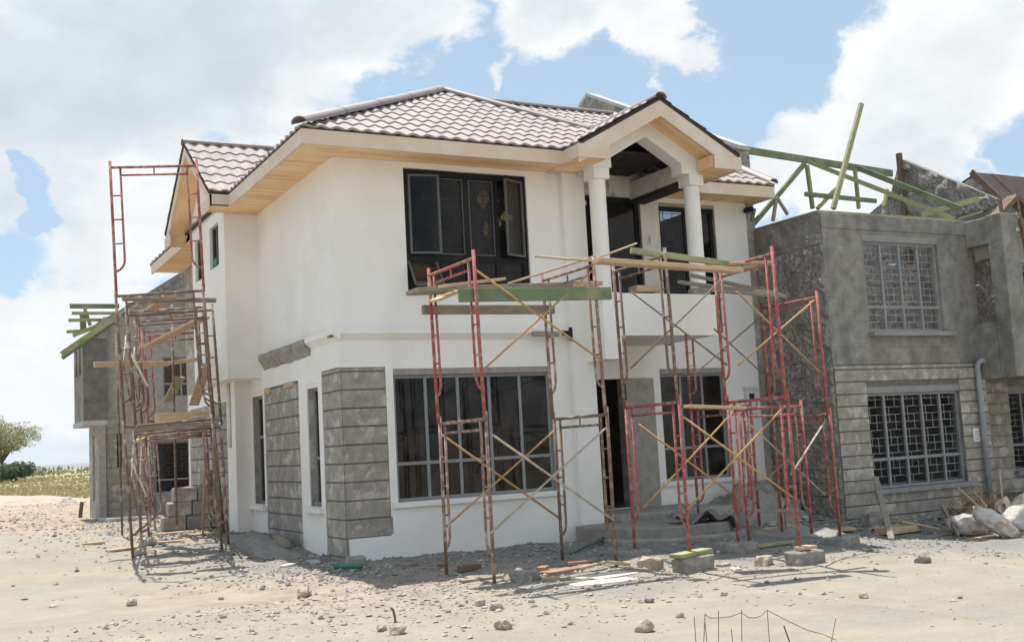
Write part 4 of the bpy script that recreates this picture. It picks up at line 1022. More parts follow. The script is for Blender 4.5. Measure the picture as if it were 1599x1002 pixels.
flat('pinkish board stack at the wall of the grey house', (8.596, -1.465), .12, .75, .3, .10, 'wood')
flat('pale board leaning over the pinkish board stack', (8.982, -1.548), -.5, .6, .16, .03, 'wood', tilt=.25, dz=.12)
flat('thin board lying before the white sacks', (9.428, -2.320), .05, .7, .1, .03, 'wood')
flat('thin grey board lying along the wall of the grey house', (9.134, -1.841), .1, .8, .08, .03, 'woodg')
for i, (pp, s_, mk) in enumerate((((0.41, -1.20), .2, 'woodg'), ((-0.75, 0.17), .25, 'paper'), ((-0.38, 0.24), .35, 'slab'), ((0.66, -1.65), .15, 'woodd'), ((0.88, -3.97), .2, 'wood'), ((3.26, -3.86), .2, 'rock'), ((3.10, -4.29), .25, 'paper'), ((1.08, -4.22), .2, 'paper'), ((-1.29, 2.18), .3, 'woodg'))):
    flat('small scrap of board or paper lying in the builders rubble', pp, i * .7, s_, s_ * .4, .03, mk, 'scrap', 'scrap', group='scraps in the rubble')
# post leaning against the grey house wall
o = MB().bar((7.842, -2.050, -0.325), (8.745, -0.950, 0.543), .09, .05).build('post', M['woodg'], None, bevel=.004); recenter(o); tag(o, 'weathered post leaning against the wall under the lower window of the grey house', 'post')
o = MB().bar((9.103, -2.200, -0.388), (9.702, -1.400, -0.002), .03, .10).build('board', M['woodg'], None, bevel=.004); recenter(o); tag(o, 'pale board leaning on the left white sack', 'board')
o = MB().bar((11.658, -1.000, -0.045), (12.030, -0.700, 0.489), .03, .03).build('stick', M['wood'], None); recenter(o); tag(o, 'thin upright stick behind the white sacks', 'stick')
# crumpled cardboard and paper thrown on the heap
for i, (p, s_, mk) in enumerate((((11.429, -1.455), .5, 'paper'), ((11.394, -1.232), .35, 'woodg'), ((10.283, -1.176), .3, 'rock'))):
    bm = bmesh.new(); bmesh.ops.create_grid(bm, x_segments=14, y_segments=10, size=.5)
    for v in bm.verts: v.co = Vector((v.co.x * s_ * 1.3, v.co.y * s_, .25 * s_ + .45 * s_ * noise.noise((v.co.x * 3 + i, v.co.y * 3, 2)) + .2 * s_ * noise.noise((v.co.x * 8, v.co.y * 8, i))))
    me = bpy.data.meshes.new('crumpled_sheet'); bm.to_mesh(me); bm.free(); me.materials.append(M[mk]); o = bpy.data.objects.new('crumpled_sheet', me); COL.objects.link(o)
    o.location = (p[0], p[1], gzn(p[0], p[1]) + .12); o.rotation_euler = (.4, -.3, i); m_ = o.modifiers.new('t', 'SOLIDIFY'); m_.thickness = .01
    tag(o, ['big crumpled pale sheet at the right edge behind the sacks', 'crumpled grey sheet behind the right white sack', 'crumpled brown sheet behind the left white sack'][i], 'sheet')
for lb, a, b in (('long tan stick sticking out of the waste heap behind the sacks', (10.059, -1.900, -0.067), (10.232, -1.300, 0.273)), ('shorter tan stick sticking out of the waste heap behind the sacks', (10.144, -1.900, -0.002), (10.589, -1.300, 0.185))):
    o = MB().bar(a, b, .03, .03).build('stick', M['wood'], None); recenter(o); tag(o, lb, 'stick')
# sacks
def sack(label, p, rz, tilt, L_, W_, H_, seed):
    bm = bmesh.new(); bmesh.ops.create_icosphere(bm, subdivisions=4, radius=1)
    for v in bm.verts:
        x, y, z = v.co
        t = x * .5 + .5
        k = (1 - abs(x) ** 6 * .3)
        f = (1 if x < .55 else 1 - (x - .55) * 1.1)
        sx = math.copysign(abs(x) ** .8, x); sy = math.copysign(abs(y) ** .8, y); sz = math.copysign(abs(z) ** .85, z)
        d = 1 + .16 * noise.noise((x * 2 + seed, y * 2, z * 2)) + .14 * (abs(noise.noise((x * 3.5, y * 3.5 + seed, z * 3.5))) - .2) + .07 * noise.noise((x * 9, y * 9 + seed, z * 9)) + .03 * math.sin(18 * t + 5 * noise.noise((x, y, z)))
        v.co = Vector((sx * L_ * d, sy * W_ * f * d, sz * H_ * f * d))
    me = bpy.data.meshes.new('sack'); bm.to_mesh(me); bm.free(); me.materials.append(M['sack'])
    me.polygons.foreach_set('use_smooth', [True] * len(me.polygons))
    o = bpy.data.objects.new('sack', me); COL.objects.link(o)
    o.location = (p[0], p[1], gzn(p[0], p[1]) + H_ * .8 + abs(math.sin(tilt)) * L_ * .55); o.rotation_euler = (0, tilt, rz)
    return tag(o, label, 'sack', 'white woven sacks')
sack('bulging white sack lying on its side, left of the pair by the grey house', (9.617, -1.969), -.3, .14, .33, .19, .16, 1)
sack('white sack with pinkish print standing slumped, right of the pair by the grey house', (9.629, -2.474), -.95, .62, .36, .17, .14, 4)
sack('grey dusty sack half hidden at the right edge by the grey house', (10.521, -2.155), .3, -.4, .32, .2, .16, 7)
# waste heap of cut stems behind the sacks
wh = MB(); rr = random.Random(8)
c0 = (10.336, -1.500, -0.130)
for i in range(220):
    a = Vector((c0[0] + rr.gauss(0, .28), c0[1] + rr.gauss(0, .15), c0[2] + rr.uniform(-.1, .28))); d = Vector((rr.gauss(0, 1), rr.gauss(0, .6), rr.gauss(.1, .6))).normalized() * rr.uniform(.08, .25)
    wh.bar(a, a + d, .012, .006)
wh.tube([(c0[0] - .35, c0[1], c0[2] - .3), (c0[0], c0[1], c0[2] - .05), (c0[0] + .35, c0[1], c0[2] - .3)], [.15, .26, .15], 9)
o = wh.build('waste_heap', [M['dryweed']], None); recenter(o); tag(o, 'heap of dry stems and chips piled behind the white sacks', 'waste heap')
# grey cement paper crumpled on the steps
tp_ = MB(); nx, ny = 22, 12; vs = []; fs = []
c0 = (4.65, -1.45, .165)
for i in range(nx + 1):
    for j in range(ny + 1):
        u, v = i / nx, j / ny
        x = c0[0] + (u - .3) * .95 + .1 * noise.noise((u * 3, v * 3, 1)); y = c0[1] + (v - .5) * .55 + .12 * noise.noise((u * 3, v * 3, 5))
        z = c0[2] + .08 + .13 * noise.noise((u * 4, v * 4, 9)) + .05 * noise.noise((u * 11, v * 11, 3)) - .22 * sm(.75, 1.0, u)
        vs.append((x, y, z))
for i in range(nx):
    for j in range(ny): a = i * (ny + 1) + j; fs.append((a, a + ny + 1, a + ny + 2, a + 1))
tp_.add(vs, fs); o = tp_.build('cement_bag', M['tarp'], None, smooth=False); o.data.validate()
so = o.modifiers.new('thick', 'SOLIDIFY'); so.thickness = .004
tag(o, 'crumpled dark grey cement bag draped over the entrance step', 'bag')
# hoses and pipes
o = MB().tube([(2.35, -1.9, gz(2.35, -1.9) + .03), (2.9, -1.4, gz(2.9, -1.4) + .05), (3.5, -.9, gz(3.5, -.9) + .06)], .03, 8).build('pipe', M['pipegreen'], None, smooth=True); recenter(o); tag(o, 'green pipe lying on the gravel at the foot of the smooth pier', 'pipe')
p = (-0.336, -1.047)
o = MB().tube([(p[0] - .12, p[1] + .2, gz(p[0], p[1]) + .05), (p[0] + .02, p[1] + .02, gz(p[0], p[1]) + .06), (p[0] + .12, p[1] - .12, gz(p[0], p[1]) + .05)], .03, 10).build('pipe', M['greenpack'], None, smooth=True); recenter(o); tag(o, 'short bright green pipe end in the gravel at the house corner', 'pipe')
o = MB().tube([(-.22, 2.6, gz(-.2, 2.6) + .07), (-.30, 1.75, gz(-.3, 1.7) + .07)], .08, 12).build('pipe', M['woodg'], None, smooth=True); recenter(o); tag(o, 'grey drain pipe lying against the bare side wall patch', 'pipe')
p = (-1.556, -5.635)
o = MB().tube([(p[0], p[1], gz(p[0], p[1]) - .05), (p[0] + .005, p[1], gz(p[0], p[1]) + .10), (p[0] - .01, p[1], gz(p[0], p[1]) + .17), (p[0] - .03, p[1], gz(p[0], p[1]) + .19)], .011, 8).build('pipe_end', M['steelrod'], None, smooth=True); recenter(o); tag(o, 'small bent dark pipe end sticking up from the road', 'pipe')
# rods at the right of the steps
for i, (a, b) in enumerate((((6.078, -1.600, -0.250), (6.111, -1.600, 0.425)), ((6.209, -1.600, -0.280), (6.230, -1.600, 0.277)))):
    o = MB().tube([a, b], .02, 6).build('peg', M['woodg'], None); recenter(o); tag(o, ['left', 'right'][i] + ' of two weathered pegs below the thin rail by the grey side wall', 'peg', 'pegs below the rail')
# wire stakes at the bottom edge
WS = 'thin steel stakes in the road edge'
stk = [((-0.911, -8.900, 0.312), (-0.913, -8.900, 0.124), 'leftmost short stake of the wire row'), ((-0.828, -8.900, 0.321), (-0.899, -8.900, 0.122), 'stake leaning right, second in the wire row, tied to the wire'), ((-0.833, -8.900, 0.269), (-0.823, -8.900, 0.112), 'stake leaning left behind the leaning one in the wire row'), ((-0.726, -8.900, 0.325), (-0.766, -8.900, 0.105), 'tall thin stake before the first sag of the wire'), ((-0.638, -8.900, 0.207), (-0.635, -8.900, 0.088), 'shortest stake of the wire row'), ((-0.549, -8.900, 0.312), (-0.586, -8.900, 0.081), 'tall stake between the two sags of the wire'), ((-0.348, -8.900, 0.285), (-0.351, -8.900, 0.051), 'tallest stake where the wire turns down'), ((-0.224, -8.900, 0.176), (-0.114, -8.900, 0.020), 'thick short stake leaning far left'), ((0.211, -8.900, 0.168), (0.093, -8.900, -0.007), 'bent stake at the right end of the wire')]
for (a, b, lb) in stk:
    g0 = b; t0 = a
    o = MB().tube([(g0[0], g0[1], min(g0[2], gz(g0[0], g0[1]) - .05)), t0], .0026 if 'thick' not in lb else .005, 6).build('stake', M['steelrod'], None); recenter(o); tag(o, lb, 'stake', WS)
wire = [[(-0.829, -8.900, 0.317), (-0.797, -8.900, 0.291), (-0.730, -8.900, 0.283), (-0.641, -8.900, 0.280), (-0.550, -8.900, 0.293), (-0.503, -8.900, 0.260), (-0.454, -8.900, 0.250), (-0.402, -8.900, 0.256), (-0.348, -8.900, 0.285), (-0.190, -8.900, 0.200), (-0.039, -8.900, 0.126), (0.102, -8.900, 0.080), (0.201, -8.900, 0.031)]]
o = MB().tube(wire[0], .0025, 5).build('wire', M['steelrod'], None, smooth=True); recenter(o); tag(o, 'thin wire sagging between the stakes at the road edge', 'wire')
# board sheet, upright stub by the far left house
o = MB().obox((-.6, 13.6, gz(-.6, 13.6) + .06), 0, .02, .1, 1.3, .9, .05).build('board_sheet', M['slab'], None); recenter(o); tag(o, 'pale grey sheet lying flat at the foot of the far left house', 'sheet')
o = MB().bar((-1.696, 14.000, 0.222), (-1.650, 14.000, 0.593), .08, .08).build('peg', M['woodd'], None); recenter(o); tag(o, 'short brown wooden stub standing before the far left house', 'peg')
CAM_P = (-5.03186, -14.51252, 1.40000)
CAM_R = (0.884136, -0.464129, -0.053738); CAM_U = (-0.003572, -0.121725, 0.992557); CAM_F = (0.467216, 0.877364, 0.109279)
CAM_LENS = 39.2907
# =================================================================== GROUND
def spread(lo, hi, st, far, g=1.13):
    c = []; v = lo
    while v < hi: c.append(v); v += st
    c.append(hi); s_ = st; a = [hi]
    while a[-1] < far: s_ *= g; a.append(a[-1] + s_)
    b = [lo]; s_ = st
    while b[-1] > -far: s_ *= g; b.append(b[-1] - s_)
    return b[:0:-1] + c + a[1:]
xs = spread(-6.5, 10.5, .09, 9000); ys = spread(-11.0, 9.0, .09, 9000)
nx, ny = len(xs), len(ys); vs = []; za = []
for x in xs:
    for y in ys:
        vs.append((x, y, gzn(x, y)))
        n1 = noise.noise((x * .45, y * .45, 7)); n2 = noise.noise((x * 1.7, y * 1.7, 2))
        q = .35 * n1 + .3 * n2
        fy = sm(-4.2, -3.2, y + q) * sm(-1.1, -.2, x + q * .8) * sm(12, 9, x)  # gravel apron stretched forward so its grey also paints the house shadow
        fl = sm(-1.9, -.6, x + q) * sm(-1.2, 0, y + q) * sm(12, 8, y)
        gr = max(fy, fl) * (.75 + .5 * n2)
        rd = sm(.1, .5, n1 + .2 * sm(-1, 3, x) - .1) * .45 * sm(-3, -4.5, y) * sm(-12, -7, y)
        grass = sm(36, 50, y + 8 * n1) * (1 if True else 0)
        rub = max(sm(7, 12, y + 3 * n1) * (1 - grass), .75 * sm(2.8, .8, math.hypot((x + .9) * .8, y + 2.6) + 1.6 * q))
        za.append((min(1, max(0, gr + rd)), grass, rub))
fs = [(i * ny + j, (i + 1) * ny + j, (i + 1) * ny + j + 1, i * ny + j + 1) for i in range(nx - 1) for j in range(ny - 1)]
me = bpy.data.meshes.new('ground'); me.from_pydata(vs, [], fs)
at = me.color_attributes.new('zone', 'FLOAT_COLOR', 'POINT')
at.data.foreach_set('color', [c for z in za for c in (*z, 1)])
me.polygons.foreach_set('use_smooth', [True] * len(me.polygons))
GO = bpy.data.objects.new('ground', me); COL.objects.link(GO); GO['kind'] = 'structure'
gm = bpy.data.materials.new('dusty_ground'); gm.use_nodes = True
nt = gm.node_tree; N_ = nt.nodes; L_ = nt.links; b = N_['Principled BSDF']; b.inputs['Roughness'].default_value = .95; b.inputs['Specular IOR Level'].default_value = .15
tc = N_.new('ShaderNodeTexCoord')
def noi(s, d=6, r_=.6):
    n = N_.new('ShaderNodeTexNoise'); n.inputs['Detail'].default_value = d; n.inputs['Roughness'].default_value = r_
    if not isinstance(s, tuple): n.inputs['Scale'].default_value = s
    if isinstance(s, tuple):
        m_ = N_.new('ShaderNodeMapping'); m_.inputs['Scale'].default_value = s; m_.inputs['Rotation'].default_value = (0, 0, .25); n.inputs['Scale'].default_value = 1; L_.new(tc.outputs['Object'], m_.inputs['Vector']); L_.new(m_.outputs[0], n.inputs['Vector'])
    else: L_.new(tc.outputs['Object'], n.inputs['Vector'])
    return n.outputs['Fac']
def ramp(f, a, ca, b_, cb):
    r_ = N_.new('ShaderNodeValToRGB'); L_.new(f, r_.inputs['Fac']); e = r_.color_ramp.elements
    e[0].position = a; e[0].color = (*ca, 1); e[1].position = b_; e[1].color = (*cb, 1); return r_.outputs['Color']
def mix(f, a, c):
    m = N_.new('ShaderNodeMix'); m.data_type = 'RGBA'
    if isinstance(f, float): m.inputs['Factor'].default_value = f
    else: L_.new(f, m.inputs['Factor'])
    L_.new(a, m.inputs['A']); L_.new(c, m.inputs['B']); return m.outputs['Result']
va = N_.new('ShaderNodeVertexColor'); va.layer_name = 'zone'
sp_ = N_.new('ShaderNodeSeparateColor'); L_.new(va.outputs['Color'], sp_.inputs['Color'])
dust = mix(ramp(noi((.22, 1.1, 1), 5), .42, (0, 0, 0), .62, (.8, .8, .8)), ramp(noi(1.6, 8, .65), .32, (.395, .352, .287), .68, (.298, .262, .213)), ramp(noi(2.5, 8, .65), .32, (.352, .335, .295), .68, (.272, .258, .228)))
peb = ramp(noi(22, 4, .7), .50, (.36, .325, .28), .62, (.245, .218, .185))
spk = ramp(noi(60, 2), .60, (0, 0, 0), .68, (1, 1, 1))
dust = mix(ramp(noi(9, 5), .45, (0, 0, 0), .75, (.7, .7, .7)), dust, peb)
grav_shade = ramp(noi(38, 4, .75), .38, (.17, .168, .163), .66, (.31, .303, .293))  # real gravel grey, also standing in for shade before the walls
grass_c = ramp(noi(.05), .40, (.42, .35, .20), .60, (.29, .28, .14))
rub = ramp(noi(2.2, 8, .7), .4, (.42, .345, .28), .62, (.28, .23, .19))
c = mix(sp_.outputs['Red'], dust, grav_shade); c = mix(sp_.outputs['Blue'], c, rub); c = mix(sp_.outputs['Green'], c, grass_c)
L_.new(c, b.inputs['Base Color'])
bh = N_.new('ShaderNodeMath'); bh.operation = 'MULTIPLY_ADD'; L_.new(noi(9, 8, .7), bh.inputs[0]); bh.inputs[1].default_value = 2.0; L_.new(noi(55, 4, .7), bh.inputs[2])
bp = N_.new('ShaderNodeBump'); bp.inputs['Strength'].default_value = .6; bp.inputs['Distance'].default_value = .03
L_.new(bh.outputs[0], bp.inputs['Height']); L_.new(bp.outputs['Normal'], b.inputs['Normal'])
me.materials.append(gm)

M['heap'] = mat('rubble_soil', (.46, .375, .30), (.36, .285, .225), 3, .95, .6, 8, bdist=.05)
# loose gravel and chips (uncountable)
def gravel(name, n, pick, m, kindlab):
    mb = MB(); rr = random.Random(n)
    tries = 0
    while len(mb.f) < n * 8 and tries < n * 6:
        tries += 1
        p = pick(rr)
        if p is None: continue
        x, y, s_ = p; z = gzn(x, y)
        pts = [Vector((1, 0, 0)), Vector((-1, 0, 0)), Vector((0, 1, 0)), Vector((0, -1, 0)), Vector((0, 0, .7)), Vector((0, 0, -.7))]
        a = rr.uniform(0, 6.3); ca, sa = math.cos(a), math.sin(a); vv = []
        for q in pts:
            q = q * rr.uniform(.6, 1.25) + Vector((rr.uniform(-.35, .35), rr.uniform(-.35, .35), rr.uniform(-.2, .2)))
            vv.append((x + (q.x * ca - q.y * sa) * s_, y + (q.x * sa + q.y * ca) * s_, z + q.z * s_ * .8 + s_ * .25))
        mb.cur = rr.choice((0, 0, 1, 2))
        mb.add(vv, [(0, 2, 4), (2, 1, 4), (1, 3, 4), (3, 0, 4), (2, 0, 5), (1, 2, 5), (3, 1, 5), (0, 3, 5)])
    o = mb.build(name, m, None, kind='stuff'); return o
M['chip1'] = mat('tan_chip', (.42, .37, .31), (.33, .285, .235), 3, .95, 0); M['chip2'] = mat('grey_chip', (.31, .30, .285), (.19, .185, .175), 3, .95, 0); M['chip3'] = mat('pale_chip', (.45, .42, .375), (.35, .32, .28), 3, .95, 0)
def pk1(rr):
    x = rr.uniform(-1.0, 8.5); y = -abs(rr.gauss(0, 2.0)) - .02
    if y < -5.5 or (x < 6.6 and y > -1.7 and x > 3.7) : return None
    return x, y, rr.choice((.008, .010, .013, .018, .026)) * rr.uniform(.7, 1.5)
def pk2(rr):
    y = rr.uniform(-2.2, 13); x = -.05 - abs(rr.gauss(0, 1.3))
    if y > 4.6 and x > -.3: x -= .3
    return x, y, rr.choice((.008, .010, .013, .018, .03)) * rr.uniform(.7, 1.6)
def pk3(rr):
    x = rr.uniform(-6.5, 11); y = rr.uniform(-11, -3)
    if x > 8.3 and y > -.7: return None
    k = noise.noise((x * .5, y * .5, 3))
    if rr.random() > .5 + k: return None
    return x, y, rr.choice((.005, .006, .008, .012)) * rr.uniform(.7, 1.6)
def pk4(rr):
    y = rr.uniform(3, 42); x = rr.uniform(-9, .6) + .03 * y
    if y < 15 and x < -2.2 - .12 * y and rr.random() < .85: return None
    if y > 14 and x > -1.6 and y < 26: x -= 2.2
    return x, y, rr.choice((.012, .018, .03, .05)) * rr.uniform(.6, 1.4)
GM = [M['chip1'], M['chip2'], M['chip3']]
gravel('gravel', 4800, pk1, [M['chip2'], M['chip2'], M['chip3']], '')
gravel('gravel', 4500, pk2, [M['chip2'], M['chip1'], M['chip3']], '')
gravel('pebbles', 1500, pk3, [M['chip1'], M['chip1'], M['chip3']], '')
gravel('rubble', 2600, pk4, [M['chip1'], M['rock'], M['chip3']], '')
def pk6(rr):
    y = -3.1 - abs(rr.gauss(0, 1.7)); x = rr.gauss(-.4, 1.9)
    if y < -9: return None
    return x, y, rr.choice((.008, .010, .013, .018, .03)) * rr.uniform(.6, 1.3)
gravel('rubble', 2200, pk6, [M['chip1'], M['heap'], M['chip3']], '')
# rubble along the foot of the grey house
def pk5(rr):
    x = rr.uniform(6.2, 14); y = -.66 - abs(rr.gauss(0, .5)) if x > 8.3 else rr.uniform(-1.6, 1.0)
    return x, y, rr.choice((.02, .03, .05, .08)) * rr.uniform(.6, 1.3)
gravel('rubble', 700, pk5, [M['chip2'], M['rockg'], M['chip3']], '')
def heap(name, cx, cy, rx, ry, h, m, seed, kind='structure'):
    n = 34; vs = []; fs = []
    for i in range(n + 1):
        for j in range(n + 1):
            u, v = i / n * 2 - 1, j / n * 2 - 1; r_ = math.hypot(u, v)
            e = max(0, 1 - r_ * r_); z = gzn(cx + u * rx, cy + v * ry) - .06 + h * e ** 1.3 * (1 + .5 * noise.noise((u * 3 + seed, v * 3, 1))) + .12 * h * noise.noise((u * 12, v * 12, seed)) * (1 if r_ < .95 else 0)
            vs.append((cx + u * rx, cy + v * ry, z))
    for i in range(n):
        for j in range(n): a = i * (n + 1) + j; fs.append((a, a + n + 1, a + n + 2, a + 1))
    mb = MB().add(vs, fs); o = mb.build(name, m, None, smooth=True); o['kind'] = kind; return o
c0 = (-0.817, 32.326, 0.000)
heap('mound', c0[0] - 2, c0[1] + 4, 5.5, 3.0, .38, M['heap'], 3)
heap('mound', c0[0] + .9, c0[1] + 1, .6, .4, .25, M['chip3'], 5)
heap('mound', 7.3, .5, 1.05, 1.0, .62, M['cement'], 8)
heap('mound', 6.6, -1.6, 1.2, .8, .18, M['cement'], 2)
heap('mound', -.45, 2.6, .55, 2.2, .14, M['cement'], 12)

# =================================================================== FAR FIELD
g = MB(); rr = random.Random(4)
for i in range(15000):
    y = 38 + 150 * rr.random() ** 1.6; x = rr.uniform(-.25, .32) * y + rr.uniform(-6, 6)
    if -2.5 < x < 12 and 13 < y < 42: continue
    z = gzn(x, y) - .03; h = rr.uniform(.12, .34) * (1 + .6 * noise.noise((x * .1, y * .1, 1)))
    for k in range(3):
        a = rr.uniform(0, 6.3); w = .05 + .0006 * y; dx, dy = math.cos(a) * w, math.sin(a) * w; tx, ty = rr.gauss(0, .1), rr.gauss(0, .1)
        g.add([(x - dx, y - dy, z), (x + dx, y + dy, z), (x + tx, y + ty, z + h)], [(0, 1, 2)])
g.build('dry_grass', M['grass'], None, kind='stuff')
def leafy(mb, c, rx, ry, rz, n, size, rr, dens=.0):
    for i in range(n):
        while True:
            p = Vector((rr.uniform(-1, 1), rr.uniform(-1, 1), rr.uniform(-1, 1)))
            if p.length < 1 and noise.noise(p * 2.2 + Vector(c) * .37) > dens - (p.length < .5) * .1: break
        q = Vector((c[0] + p.x * rx, c[1] + p.y * ry, c[2] + p.z * rz))
        a = Vector((rr.gauss(0, 1), rr.gauss(0, 1), rr.gauss(0, 1))).normalized(); b_ = a.orthogonal().normalized(); s_ = size * rr.uniform(.6, 1.4)
        mb.add([q - a * s_, q + b_ * s_ * .5, q + a * s_, q - b_ * s_ * .5], [(0, 1, 2, 3)])
def tree(name, label, cat, base, H, spread_, nb, nleaf, lm, leaf, seed, group=None, flat_=.35):
    rr = random.Random(seed); t = thing(name, label, cat, base, 0, group); tk = MB(); lv = MB(); b = Vector(base)
    tk.tube([b - Vector((0, 0, .3)), b + Vector((.1 * H * .2, 0, H * .2)), b + Vector((rr.gauss(0, .04) * H, 0, H * .42))], [H * .035, H * .028, H * .02], 8)
    top = b + Vector((0, 0, H * .36))
    for k in range(nb):
        a = k / nb * 6.28 + rr.uniform(-.3, .3); r_ = spread_ * rr.uniform(.5, 1); e = b + Vector((math.cos(a) * r_, math.sin(a) * r_, H * rr.uniform(.62, .95)))
        mid = top.lerp(e, .5) + Vector((0, 0, H * .06)); tk.tube([top - Vector((0, 0, H * .05)), mid, e], [H * .016, H * .01, H * .003], 6)
        leafy(lv, e, spread_ * .5, spread_ * .5, H * flat_ * .45, nleaf // nb // 2, leaf, rr)
        leafy(lv, mid, spread_ * .42, spread_ * .42, H * flat_ * .35, nleaf // nb // 2, leaf, rr)
        for q in range(5):
            d = Vector((math.cos(a + rr.uniform(-.7, .7)), math.sin(a + rr.uniform(-.7, .7)), rr.uniform(-.25, .35))) * spread_ * rr.uniform(.3, .75)
            tk.tube([e, e + d * .6 + Vector((0, 0, .05 * H)), e + d], [H * .003, H * .002, H * .001], 4); leafy(lv, e + d * .8, spread_ * .22, spread_ * .22, H * .05, 14, leaf * .8, rr)
    tk.build('trunk', M['bark'], t); lv.build('crown', M[lm], t)
B1 = (3.863, 140.000, 1.266); B2 = (4.925, 134.000, 0.881)
tree('acacia_tree', 'feathery pale green acacia tree at the far left edge of the field', 'tree', (B1[0], B1[1], gz(B1[0], B1[1])), 7.8, 3.3, 14, 9000, 'acacia', .13, 3)
def bush(label, p, rx, rz, n, lm, leaf, seed):
    rr = random.Random(seed); t = thing('bush', label, 'bush', p); s_ = MB(); lv = MB()
    for k in range(5):
        a = k * 1.26; s_.tube([Vector(p) - Vector((0, 0, .2)), Vector(p) + Vector((math.cos(a) * rx * .5, math.sin(a) * rx * .5, rz * .9))], [.07, .02], 5)
    for k in range(9):
        c_ = Vector(p) + Vector((rr.gauss(0, .38) * rx, rr.gauss(0, .38) * rx, rz * rr.uniform(.5, 1.25))); leafy(lv, c_, rx * .5, rx * .5, rz * .45, n // 9, leaf, rr)
    s_.build('stem', M['bark'], t); lv.build('crown', M[lm], t)
bush('dark green rounded bush standing before the acacia tree', (B2[0], B2[1], gz(B2[0], B2[1])), 2.0, 1.6, 3600, 'bush', .15, 5)
sc = MB(); rr = random.Random(12)
for i in range(150):
    y = rr.uniform(230, 520); x = rr.uniform(-.35, .45) * y
    leafy(sc, (x, y, gz(x, y) + rr.uniform(.3, .9)), rr.uniform(3, 9), 3, rr.uniform(.6, 1.6), 90, .55, rr)
sc.build('distant_scrub', M['scrub'], None, kind='stuff')
hl = MB(); n = 120; vs = []
for i in range(n + 1):
    a = R(-60 + 150 * i / n); d = 7000; h = 22 + 26 * noise.noise((i * .07, 1, 2)) + 10 * noise.noise((i * .3, 4, 2)) + 18
    vs += [(math.sin(a) * d, math.cos(a) * d, -5), (math.sin(a) * (d + 900), math.cos(a) * (d + 900), max(4, h)), (math.sin(a) * (d + 2500), math.cos(a) * (d + 2500), -5)]
hl.add(vs, [(i * 3 + k, i * 3 + 3 + k, i * 3 + 4 + k, i * 3 + 1 + k) for i in range(n) for k in (0, 1)])
M['hill'] = mat('bushy_hill', (.10, .115, .07), (.15, .14, .09), .004, .95, 0)
hl.build('hills', M['hill'], None, smooth=True, kind='structure')

hzb = MB().box(-9500, 9500, -9500, 12000, -60, 140).build('haze', [], None, kind='stuff')
hm = bpy.data.materials.new('air_haze'); hm.use_nodes = True; nt = hm.node_tree; nt.nodes.remove(nt.nodes['Principled BSDF'])
pv = nt.nodes.new('ShaderNodeVolumePrincipled'); pv.inputs['Color'].default_value = (.93, .95, 1, 1); pv.inputs['Density'].default_value = .00010; pv.inputs['Anisotropy'].default_value = .2
nt.links.new(pv.outputs[0], nt.nodes['Material Output'].inputs['Volume']); hzb.data.materials.append(hm)
# =================================================================== SKY, SUN, CAMERA
EL, AZ = R(68.5), R(0)
w = bpy.data.worlds.new('World'); S.world = w; w.use_nodes = True
nt = w.node_tree; N_ = nt.nodes; L_ = nt.links
bg = N_['Background']; bg.inputs['Strength'].default_value = .12
sky = N_.new('ShaderNodeTexSky'); sky.sky_type = 'NISHITA'; sky.sun_disc = False; sky.sun_elevation = EL; sky.sun_rotation = AZ
sky.air_density = 1.0; sky.dust_density = 2.0; sky.ozone_density = 1.0; sky.altitude = 1600
tc = N_.new('ShaderNodeTexCoord'); D = tc.outputs['Generated']
def mth(op, a, b_=None, cl=False):
    n = N_.new('ShaderNodeMath'); n.operation = op; n.use_clamp = cl
    for i, v in enumerate((a, b_)):
        if v is None: continue
        if isinstance(v, (int, float)): n.inputs[i].default_value = v
        else: L_.new(v, n.inputs[i])
    return n.outputs[0]
nrm = N_.new('ShaderNodeVectorMath'); nrm.operation = 'NORMALIZE'; L_.new(D, nrm.inputs[0]); Dn = nrm.outputs[0]
sx = N_.new('ShaderNodeSeparateXYZ'); L_.new(Dn, sx.inputs[0])
# cloud coordinates: squeeze the vertical a little so that clouds lie flat
mp = N_.new('ShaderNodeMapping'); mp.inputs['Scale'].default_value = (1, 1, 1.5); L_.new(Dn, mp.inputs['Vector'])
def nz(s, off, d=9, r_=.58):
    m = N_.new('ShaderNodeMapping'); m.inputs['Location'].default_value = off; L_.new(mp.outputs[0], m.inputs['Vector'])
    n = N_.new('ShaderNodeTexNoise'); n.inputs['Scale'].default_value = s; n.inputs['Detail'].default_value = d; n.inputs['Roughness'].default_value = r_
    L_.new(m.outputs[0], n.inputs['Vector']); return n.outputs['Fac']
wn = N_.new('ShaderNodeTexNoise'); wn.inputs['Scale'].default_value = 6.5; wn.inputs['Detail'].default_value = 7; wn.inputs['Roughness'].default_value = .6; L_.new(mp.outputs[0], wn.inputs['Vector'])
wv = N_.new('ShaderNodeVectorMath'); wv.operation = 'MULTIPLY_ADD'; L_.new(wn.outputs['Color'], wv.inputs[0]); wv.inputs[1].default_value = (.20, .20, .20); wv.inputs[2].default_value = (-.10, -.10, -.10)
wa = N_.new('ShaderNodeVectorMath'); wa.operation = 'ADD'; L_.new(Dn, wa.inputs[0]); L_.new(wv.outputs[0], wa.inputs[1])
wd = N_.new('ShaderNodeVectorMath'); wd.operation = 'NORMALIZE'; L_.new(wa.outputs[0], wd.inputs[0]); Dw = wd.outputs[0]
